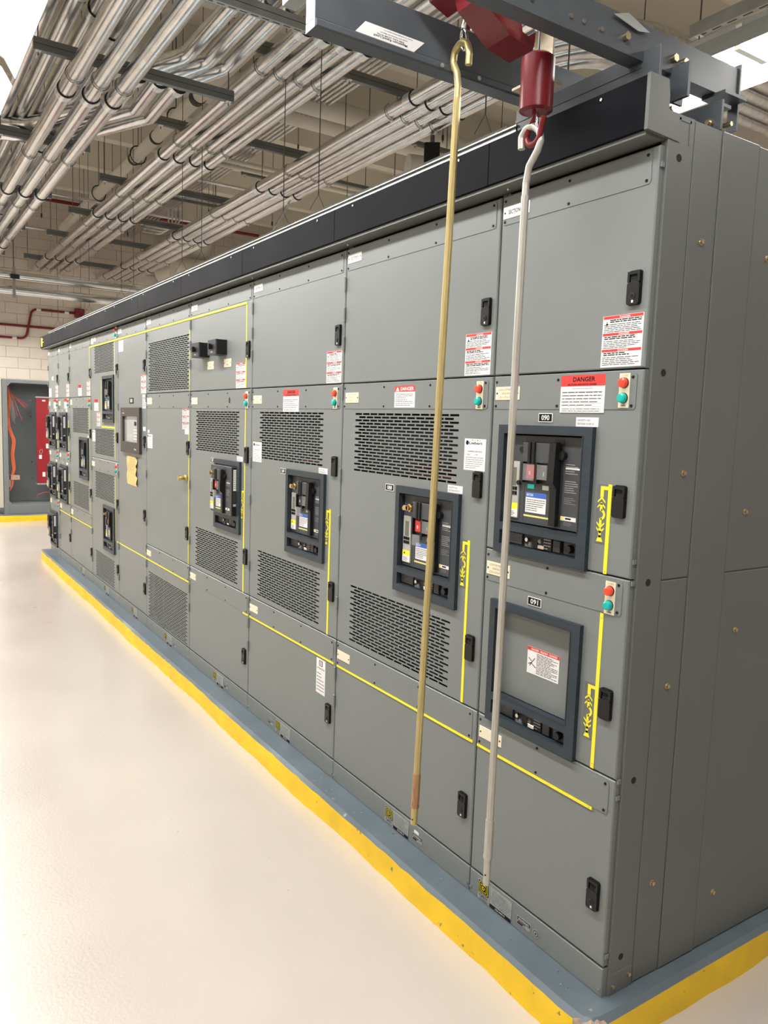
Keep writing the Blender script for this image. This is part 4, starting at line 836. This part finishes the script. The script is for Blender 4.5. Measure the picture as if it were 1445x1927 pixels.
def coup_mesh():
    m = MB(); m.cyl((-.06, 0, 0), (.04, 0, 0), RC+.005, 'zinc', 20); m.cyl((.04, 0, 0), (.046, 0, 0), RC+.0085, 'ring', 20); return m.mesh('coupling')
CL, CP = clamp_mesh(), coup_mesh()
def rotp(name, me, t, loc, rz=0):
    o = dupmesh(name, me, t, loc); o.rotation_euler = (0, 0, rz); return o
def conduit(label, pts, r=RC, coup=(), clamps=(), group=None, mt='steel', seg=18, fr=.45, cat='conduit', name='conduit', rz=0):
    P0 = pts[0]; t = thing(name, label, cat, P0, group)
    P = fillet(pts, fr) if len(pts) > 2 else pts
    m = MB(); m.tube(P, r, mt, seg); part('tube', m, t)
    for q in coup: rotp('coupling', CP, t, q, rz)
    for q in clamps: rotp('conduit_clamp', CL, t, q, rz)
    return t
ordn = ['first', 'second', 'third', 'fourth', 'fifth', 'sixth', 'seventh', 'eighth']
trap_x = [-14.35, -12.1, -10.45, -8.65, -6.45, -4.5]
ZB = 4.20
for k, y in enumerate((.98, 1.14, 1.31, 1.47)):
    conduit('%s conduit from the left in the middle overhead bank of four' % ordn[k], [(XW+.03, y, ZB), (3.2, y, ZB)],
            coup=[(x, y, ZB) for x in (-13.5, -10.3+.35, -7.15+.1, -3.9-.15+.2, -.9, 2.1)], clamps=[(x-.05, y, ZB) for x in trap_x+[-2.5]], group='middle bank of overhead conduits')
ZCc = 4.155
for k, y in enumerate((2.17, 2.33, 2.48, 2.64)):
    xc = -2.38-.16*k; R = .80-.16*k
    conduit('%s conduit from the left in the right overhead bank, bending away over the lineup' % ordn[k], [(XW+.03, y, ZCc), (xc, y, ZCc), (xc, YN-.03, ZCc)], fr=R,
            coup=[(x, y, ZCc) for x in (-13.2, -10.3, -7.3, -4.25)], clamps=[(x-.05, y, ZCc) for x in trap_x], group='right bank of overhead conduits')
for k in range(4):   # crossing bank beyond the bend
    pass
ZA = 3.835
for k, y in enumerate((-.36, -.19, -.03)):
    conduit('%s conduit from the left in the lowest overhead bank above the aisle' % ordn[k], [(XW+.03, y, ZA), (3.2, y, ZA)],
            coup=[(x, y, ZA) for x in (-14.2, -11.1, -8.05, -5.0, -1.95)], clamps=[(x, y, ZA) for x in (-12.4, -10.4, -8.5, -6.57, -4.65, -2.6)], group='lowest bank of overhead conduits')
ZU = 4.16
for k, (y, zz) in enumerate(((-.56, ZU), (-.42, ZU), (-.275, ZU), (-.12, ZU))):
    conduit('%s conduit from the left lying on top of the aisle trapezes' % ordn[k], [(XW+.03, y, zz), (3.2, y, zz)], coup=[(x, y, zz) for x in (-13.1-.2*k, -9.9-.2*k, -6.9-.2*k, -3.9-.25*k, -.8)], group='conduits on top of the aisle trapezes')
conduit('single conduit above the aisle trapezes, hard against the bright lamp row', [(XW+.03, -.50, 4.32), (3.2, -.50, 4.32)], coup=[(x, -.50, 4.32) for x in (-12, -9, -6, -3)])
# the three conduits that dip and swing across towards the aisle
for k, y in enumerate((.44, .60, .75)):
    pts = [(3.2, y, 4.19), (-4.70, y, 4.19), (-4.93-.02*k, y-.30, 4.07), (-5.55-.1*k, y-.28, 4.07), (-6.6-.12*k, y-.80, 4.07), (-6.9-.1*k, -.55-.2, 4.07)]
    conduit('%s of the three conduits that swing across towards the aisle, counted from the lamp row' % ordn[k], pts, coup=[(-5.0, y-.28, 4.07), (-1.8, y, 4.19)], fr=.16)
# trapezes
def trapeze(label, x, y0, y1, z, rods, ztop=ZC, h=.082, mt='strut', group=None, slots=False):
    t = thing('strut_trapeze', label, 'trapeze hanger', (x, y0, z), group)
    m = MB(SIDE); m.box(y0, y1, z, z+h, x-.0205, x+.0205, mt, .002); m.box(y0, y1, z+h*.48, z+h*.52, x+.0205, x+.0215, 'ring')
    if slots:
        y = y0+.03
        while y < y1-.06: m.add([(x-.006, y, z-.0004), (x+.006, y, z-.0004), (x+.006, y+.05, z-.0004), (x-.006, y+.05, z-.0004)], [(3, 2, 1, 0)], 'ring'); y += .075
    part('channel', m, t)
    for y in rods:
        m = MB(); m.cyl((x, y, z-.03), (x, y, ztop), .005, 'rod', 6); m.cyl((x, y, z-.012), (x, y, z-.003), .010, 'zinc', 6); m.box(x-.018, x+.018, z-.003, z, -y-.018, -y+.018, 'zinc'); part('threaded_rod', m, t)
    return t
names = ['farthest', 'second farthest', 'third farthest', 'fourth farthest', 'fifth farthest', 'nearest']
for n_, x in zip(names, trap_x): trapeze('%s of the long trapezes carrying the middle and right conduit banks' % n_, x, .72, 2.86, 4.275, (.78, 1.72, 2.80), group='long trapezes over the lineup')
for n_, x in zip(['farthest', 'second farthest', 'third farthest', 'middle', 'nearest'], (-12.4, -10.4, -8.5, -6.6, -4.68)): trapeze('%s trapeze of the aisle conduit bank' % n_, x, -.62, .16 if x < -5 else .80, 3.93, (-.59, .10 if x < -5 else .76), group='trapezes over the aisle')
trapeze('slotted strut under the conduits close to the hoist beam', -3.60, -.75, 1.10, 4.05, (1.06, -.7), mt='strutlite', slots=True)
t = thing('strut_channel', 'slotted zinc strut hung high above the near end cabinet', 'strut', (-2.03, 2.72, 3.95), None)
m = MB(); m.box(-2.03, 1.5, 3.95, 4.03, -2.76, -2.72, 'strutlite', .002)
x = -1.98
while x < 1.4: m.add([(x, 2.733, 3.9497), (x+.06, 2.733, 3.9497), (x+.06, 2.747, 3.9497), (x, 2.747, 3.9497)], [(3, 2, 1, 0)], 'ring'); x += .10
part('channel', m, t)
for x in (-1.97, -.6, .8):
    m = MB(); m.cyl((x, 2.74, 3.92), (x, 2.74, ZC), .005, 'rod', 6); m.box(x-.02, x+.02, 3.945, 3.95, -2.76, -2.72, 'zinc'); part('threaded_rod', m, t)
# other pipes
def simple(name, label, cat, pts, r, mt, seg=14, fr=.2, bands=(), bm='ring', group=None):
    t = thing(name, label, cat, pts[0], group); m = MB(); m.tube(fillet(pts, fr) if len(pts) > 2 else pts, r, mt, seg); part('tube', m, t)
    for p0, p1 in bands:
        m = MB(); m.cyl(p0, p1, r+.008, bm, 16); part('pipe_band', m, t)
    return t
pe = simple('drain_pipe', 'fat cream drain pipe running high behind the middle conduits', 'pipe', [(-13.9, 1.30, 4.8), (-1, 1.30, 4.8)], .072, 'pipew', 20, bands=[((-9.3, 1.30, 4.8), (-9.24, 1.30, 4.8)), ((-8.35, 1.3, 4.8), (-8.3, 1.3, 4.8)), ((-6.95, 1.3, 4.8), (-6.85, 1.3, 4.8))])
for x in (-11.2, -9.1, -7.6):
    m = MB(); m.cyl((x, 1.3, 4.9), (x, 1.3, ZC), .006, 'rod', 6); m.tube([(x, 1.3+.1*math.sin(a), 4.8+.11*math.cos(a)) for a in [2*PI*i/14 for i in range(15)]], .008, 'ring', 6); part('pipe_hanger', m, pe)
simple('insulated_pipe', 'first of two fat cream pipes crossing above the right conduit bank', 'pipe', [(-6.92, -1.0, 5.05), (-6.92, YN, 5.05)], .11, 'pipew', 18)
simple('insulated_pipe', 'second of two fat cream pipes crossing above the right conduit bank, farther one', 'pipe', [(-7.32, -1.0, 5.05), (-7.32, YN, 5.05)], .11, 'pipew', 18)
simple('insulated_pipe', 'cream pipe crossing low behind the lineup right of the small black box', 'pipe', [(-6.1, 3.4, 4.35), (-5.2, YN, 4.35)], .12, 'pipew', 18)
for k in range(6):
    y = 2.46+.062*k; simple('small_conduit', 'thin high conduit, %s from the left in the flat bundle of six' % ordn[k], 'conduit', [(XW+.03, y, 5.05), (3, y, 5.05)], .018, 'steel', 8, group='bundle of six thin conduits')
simple('crossing_conduit', 'upper of two fat conduits crossing in front of the block wall', 'conduit', [(-11.5, -3.5, 3.50), (-11.5, YN, 3.50)], .060, 'steel_y', 18, group='conduits crossing before the wall')
simple('crossing_conduit', 'lower of two fat conduits crossing in front of the block wall', 'conduit', [(-11.5, -3.5, 3.29), (-11.5, YN, 3.29)], .066, 'steel_y', 18, group='conduits crossing before the wall')
sh = thing('strut_hanger', 'vertical strut hanger gripping the two crossing conduits left of the lineup', 'hanger', (-11.42, .15, 3.2))
m = MB(SIDE); m.box(.13, .17, 3.17, 3.62, -11.44, -11.42, 'strutlite'); m.box(.10, .22, 3.44, 3.50, -11.43, -11.38, 'ring'); part('bracket', m, sh); m = MB(); m.cyl((-11.43, .15, 3.6), (-11.43, .15, ZC), .008, 'rod', 6); part('threaded_rod', m, sh)
# red conduit on the wall
simple('red_conduit', 'dark red conduit on the block wall stepping up to a red junction box', 'conduit', [(XW+.03, -2, 2.90), (XW+.03, .82, 2.90), (XW+.03, .93, 3.46), (XW+.03, 1.75, 3.46)], .022, 'redpipe', 10, fr=.12)
rc = bpy.data.objects['red_conduit']
for y, z in ((.25, 2.90), (1.05, 3.46), (1.55, 3.46), (.62, 2.90)):
    m = MB(); m.cyl((XW+.03, y-.04, z), (XW+.03, y+.04, z), .025, 'zinc', 10); part('coupling', m, rc)
simple('red_conduit', 'straight dark red conduit on the block wall crossing behind the stepped one', 'conduit', [(XW+.02, -2, 3.13), (XW+.02, 1.6, 3.13)], .022, 'redpipe', 10)
jb = thing('junction_box', 'small dark red junction box on the block wall', 'junction box', (XW, 1.75, 3.38)); m = MB(frame((XW, 0, 0), (0, 1, 0), (0, 0, 1))); m.box(1.70, 1.86, 3.38, 3.54, 0, .08, 'redpipe', .004); part('box', m, jb); m = MB(frame((XW, 0, 0), (0, 1, 0), (0, 0, 1))); m.box(1.69, 1.87, 3.37, 3.55, .08, .086, 'redpipe', .003); part('lid', m, jb)
simple('sprinkler_pipe', 'dark red sprinkler pipe crossing behind the wall conduits', 'pipe', [(XW+.3, -2, 3.72), (XW+.3, 1.05, 3.72)], .045, 'redpipe', 12)
simple('sprinkler_pipe', 'thin red sprinkler pipe crossing high between the conduit banks', 'pipe', [(-13.3, .2, 5.1), (-13.3, 4.8, 5.1)], .03, 'redpipe', 10)
# rear ducts
du = thing('air_duct', 'rounded cream duct elbow in the far upper corner behind the conduits', 'duct', (-13.6, 3.2, 4.5)); m = MB(); m.tube(fillet([(-14.9, 3.5, 4.45), (-13.9, 3.75, 4.5), (-13.9, 3.75, 5.8)], .4, 8), .30, 'pipew', 20); part('elbow', m, du); m = MB(); m.tube([(-13.6, 3.2, 4.3), (-13.6, YN, 4.3)], .24, 'pipew', 18); part('branch', m, du)
bx = thing('small_black_box', 'small black device box hanging under the right conduit bank', 'device', (-4.65, 2.6, 3.95)); m = MB(frame((-4.65, 2.68, 3.93), (.8, -.6, 0), (0, 0, 1))); m.box(-.08, .08, -.085, .085, -.07, .07, 'black', .008); part('housing', m, bx); m = MB(); m.cyl((-4.65, 2.68, 4.01), (-4.65, 2.68, 4.1), .02, 'rod', 8); m.tube([(-4.62, 2.66, 3.85), (-4.60, 2.66, 3.6), (-4.62, 2.66, 3.3)], .004, 'wiregrey', 6); part('cable', m, bx)
for k, (x, z, nm) in enumerate(((-9.0, 4.95, 'nearer'), (-9.16, 4.93, 'farther'))):
    cp = simple('cream_pipe', 'thin cream pipe crossing between the middle and right banks, the %s of two' % nm, 'pipe', [(x, 1.9, z), (x, 4.6, z)], .030, 'pipew', 12)
    m = MB(); m.cyl((x, 2.12, z), (x, 2.26, z), .032, 'orange', 12); part('orange_band', m, cp, 'orange marker band')
    for y in (2.5, 4.2):
        m = MB(); m.cyl((x, y, z), (x, y, ZC), .004, 'rod', 6); part('hanger_rod', m, cp)
for k, (x, y0, y1, z) in enumerate(((-12.3, 2.2, 3.4, 4.9), (-9.75, 2.3, 3.5, 4.85), (-13.3, .3, 2.6, 4.6), (-11.3, .2, 1.6, 4.7), (-7.0, .9, 2.0, 4.9))):
    ct = simple('crossing_tube', '%s thin zinc tube crossing high between the banks, counted from the duct elbow' % ordn[(1, 3, 0, 2, 4)[k]], 'conduit', [(x, y0, z), (x, y1, z)], .024, 'steel_y', 10, group='thin zinc tubes crossing high between the banks')
    for y in (y0+.2, y1-.2):
        m = MB(); m.cyl((x, y, z), (x, y, ZC), .004, 'rod', 6); part('hanger_rod', m, ct)
tb = thing('bent_tubes', 'cluster of thin zinc tubes bending down in a quarter turn between the banks', 'conduit', (-12.0, 2.6, 4.9))
for k in range(4):
    m = MB(); d = .09*k; m.tube(fillet([(-12.3+d, 2.25, 4.60+.03*k), (-12.3+d, 2.7+d*.4, 4.60+.03*k), (-12.3+d, 2.7+d*.4, 5.05)], .22, 6), .016, 'steel', 8); part('tube', m, tb)
rods = ((-5.2, 3.2), (-6.2, 2.95), (-8.2, 3.1), (-9.4, 3.3), (-10.9, 3.0), (-12.0, 3.3), (-5.6, .62), (-7.6, .62), (-9.5, .55), (-11.2, .5), (-9.0, 1.75), (-7.3, 1.85), (-11.5, 1.8))
for k, (x, y) in enumerate(rods):
    m = MB(); zb = 4.3+.35*((k*7) % 3); m.cyl((x, y, zb), (x, y, ZC), .005, 'rod', 6); m.cyl((x, y, zb+.02), (x, y, zb+.07), .012, 'ring', 6)
    single('threaded_rod', m, 'thin threaded rod hanging free from the ceiling among the conduit banks', 'rod', (x, y, ZC), 'threaded rods hanging from the ceiling')
# threaded rods and small struts high in the room
for i, (x, y0, y1, z) in enumerate(((-9.6, 2.9, 3.6, 5.0), (-7.9, 3.2, 4.0, 4.6), (-5.9, 3.3, 4.6, 4.5), (-11.0, 2.1, 3.1, 4.85), (-12.9, 1.4, 2.3, 5.0), (-8.9, 4.2, 5.6, 4.7), (-3.6, 3.4, 4.2, 5.0))):
    trapeze('%s short strut hung high behind the right conduit bank, counted from the hoist' % ordn[i], x, y0, y1, z, (y0+.05, y1-.05), h=.045, group='short struts hung high at the back')
sb = simple('sprinkler_branch', 'pale pipe with an elbow low behind the right conduit bank', 'pipe', [(-7.6, 2.9, 3.9), (-7.6, 4.3, 3.9), (-6.4, 4.3, 3.9)], .035, 'pipew', 12, fr=.1)
for x in (-7.58, -6.6):
    m = MB(); m.cyl((x, 4.2 if x < -7 else 4.3, 3.9), (x, 4.2 if x < -7 else 4.3, ZC), .006, 'rod', 6); part('hanger_rod', m, sb)
simple('flexible_conduit', 'bent thin conduit dropping to the lineup roof', 'conduit', [(-7.5, 2.64, 4.1), (-7.3, 2.3, 3.6), (-6.7, 2.2, 3.3), (-6.2, 2.2, 2.9)], .018, 'steel', 8, fr=.2)
# ------------------------------------------------------------------ lamps
def fixture(label, x0, x1, y0, y1, z, hang, n=None, group='fluorescent lamp rows'):
    t = thing('fluorescent_lamp', label, 'lamp', (x0, y0, z), group)
    ym = (y0+y1)/2; m = MB()
    prof = [(y0, z), (y0+.05, z+.085), (ym-.06, z+.12), (ym+.06, z+.12), (y1-.05, z+.085), (y1, z)]
    vs = [(x, a, c) for x in (x0, x1) for a, c in prof]; k = len(prof)
    m.add(vs, [(i, i+1, k+i+1, k+i) for i in range(k-1)], 'reflector'); m.add([(v[0], v[1], v[2]+.004) for v in vs], [(k+i, k+i+1, i+1, i) for i in range(k-1)], 'strutlite')
    m.box(x0, x1, z+.125, z+.145, -ym-.06, -ym+.06, 'strutlite'); part('reflector', m, t)
    for yy in (ym-.07, ym+.07):
        m = MB(); m.cyl((x0+.04, yy, z+.05), (x1-.04, yy, z+.05), .018, 'tube', 10); part('tube', m, t)
    for x in (x0+.05, (x0+x1)/2, x1-.05):
        m = MB(); m.box(x-.012, x+.012, z+.03, z+.12, -ym-.09, -ym+.09, 'reflector'); part('lampholder', m, t)
    for x in (x0+.25, x1-.25):
        m = MB(); m.cyl((x, ym, z+.29), (x, ym, ZC), .004, 'rod', 6); m.cyl((x, ym, z+.29), (x, ym-.07, z+.17), .002, 'rod', 4); m.cyl((x, ym, z+.29), (x, ym+.07, z+.17), .002, 'rod', 4); part('hanger_chain', m, t)
for k in range(7): fixture('%s lamp of the row hung above the aisle, from the camera end' % ordn[k], 1.6-2.5*k-2.4, 1.6-2.5*k, -1.32, -.93, 3.2, 0)
for k in range(6): fixture('%s lamp of the row hung above the lineup roof, from the hoist end' % ordn[k], .6-2.5*k-2.4, .6-2.5*k, 1.05, 1.40, 2.9, 0)
# ------------------------------------------------------------------ open enclosure at the far left
m, top = kerb('p', [(-11.9, -3.0, 0, -1), (-11.25, -3.0, 1, 0)]+[(-11.22, -2.8+.3*k, 1, 0) for k in range(16)], 0, '')
m.add(top+[(-12.0, 1.7, 0), (-12.0, -3, 0)], [tuple(range(len(top)+2))], 'padtop')
pd = thing('housekeeping_pad', 'yellow edged concrete pad under the open grey enclosure beyond the far end', 'concrete pad', (-11.6, 0, FZ)); part('pad_body', m, pd)
EX = -11.3
en = thing('open_enclosure', 'tall grey electrical enclosure standing open beyond the far end of the lineup', 'electrical enclosure', (EX, 0, 0))
fe = frame((EX, 0, 0), (0, 1, 0), (0, 0, 1))
m = MB(fe)
for q in ((-.055, .012, .0, 1.985), (1.33, 1.40, .0, 1.985), (.012, 1.33, 1.935, 1.985), (.012, 1.33, .0, .135)): m.box(*q, -.55, 0, 'encl', .003)
m.slab([(.012, 1.935), (.012, 1.88), (.065, 1.935)], -.02, -.004, 'encl'); m.slab([(.012, .135), (.075, .135), (.012, .20)], -.02, -.004, 'encl')
m.slab([(-.055, .0), (-.055, .03), (.0, -.0)], 0, .004, 'encl'); part('frame', m, en)
m = MB(fe); m.box(.012, 1.33, .135, 1.935, -.56, -.50, 'encl_in'); m.box(.012, 1.33, .135, .155, -.50, -.02, 'encl_in'); part('inner_panel', m, en)
m = MB(fe); m.box(-.13, -.060, .10, 1.985, -.53, -.01, 'beigep', .004); part('side_panel', m, en, 'beige side panel')
m = MB(fe); m.box(.41, 1.1, 1.735, 1.755, -.20, -.09, 'strutlite'); m.box(.41, 1.1, .43, .45, -.20, -.09, 'strutlite'); part('mounting_rail', m, en)
m = MB(fe); m.box(.415, 1.1, .455, 1.730, -.12, -.10, 'redpanel', .003); rp = part('red_panel', m, en, 'crimson barrier panel')
m = MB(fe); m.box(.50, .545, 1.685, 1.705, -.10, -.0985, 'white'); m.box(.445, .485, .82, .88, -.10, -.0985, 'white'); m.box(.49, .53, .55, .62, -.10, -.0985, 'white'); m.box(.545, .58, .98, 1.05, -.10, -.0985, 'white'); part('tags', m, rp)
m = MB(fe); m.tube([m.P(.455, .90, -.09), m.P(.455, .95, -.08), m.P(.485, .965, -.08), m.P(.492, .93, -.08), m.P(.47, .89, -.09)], .005, 'copper', 6); part('padlock_shackle', m, rp)
for zz in (1.70, 1.45, .75, .50):
    m = MB(fe); m.knob(.40, zz, -.50, -.49, .008, 'chrome', 8); part('bolt', m, en)
m = MB(fe); m.box(.015, .05, .40, .58, -.30, -.10, 'strutlite'); m.box(.03, .175, .505, .575, -.11, -.10, 'copper', .002); m.knob(.13, .54, -.10, -.095, .010, 'chrome', 8); part('ground_bar', m, en, 'copper ground bar with bolt')
def wire(label, pts, r, mt, nm='cable'):
    t = thing(nm, label, 'cable', pts[0]); m = MB(); m.tube(fillet(pts, .12, 5), r, mt, 8); part('jacket', m, t); return t
x_ = EX-.12
def wp(y, z, d=0): return (x_+d, y, z)
ob = thing('orange_cable_bundle', 'bundle of orange cables snaking down inside the open enclosure', 'cable bundle', wp(.03, 1.9))
for k in range(4):
    d = .012*k; m = MB(); m.tube(fillet([wp(.03, 1.90, -.05), wp(.05+d*.5, 1.70, -.03+d*.3), wp(.02+d, 1.45, -.04), wp(.015+d, 1.30), wp(.09+d, 1.08), wp(.06+d, .88), wp(.075+d, .74), wp(.085+d*.8, .66), wp(.06+d*.5, .55), wp(.07+d*.4, .42), wp(.03, .34)], .14, 5), .010, 'orange', 8); part('cable', m, ob)
rr = random.Random(4)
for nm, mt, lab, ends in (('red_wire_bundle', 'wirered', 'fan of loose red wires inside the open enclosure', [(.28, 1.63), (.26, 1.60), (.27, 1.58), (.24, 1.60), (.30, 1.61), (.16, 1.45), (.22, 1.40)]), ('grey_wire_bundle', 'wiregrey', 'loose grey wires hanging from the top of the open enclosure', [(.10, 1.38), (.13, 1.42), (.06, 1.45), (.12, 1.34), (.18, 1.52), (.08, 1.40)])):
    wb = thing(nm, lab, 'wires', wp(.05, 1.88))
    for ey, ez in ends:
        m = MB(); m.tube(fillet([wp(.03+rr.uniform(0, .03), 1.90, -.1), wp(.06+rr.uniform(0, .03), 1.80, -.08), wp((ey+.08)/2+.01, (ez+1.82)/2-.02, -.03), wp(ey, ez)], .1, 4), .005, mt, 6); part('wire', m, wb)
wire('thin red wire curling near the bottom of the open enclosure', [wp(.40, .22), wp(.41, .27), wp(.52, .31), wp(.68, .30)], .005, 'wirered', 'loose_wire')
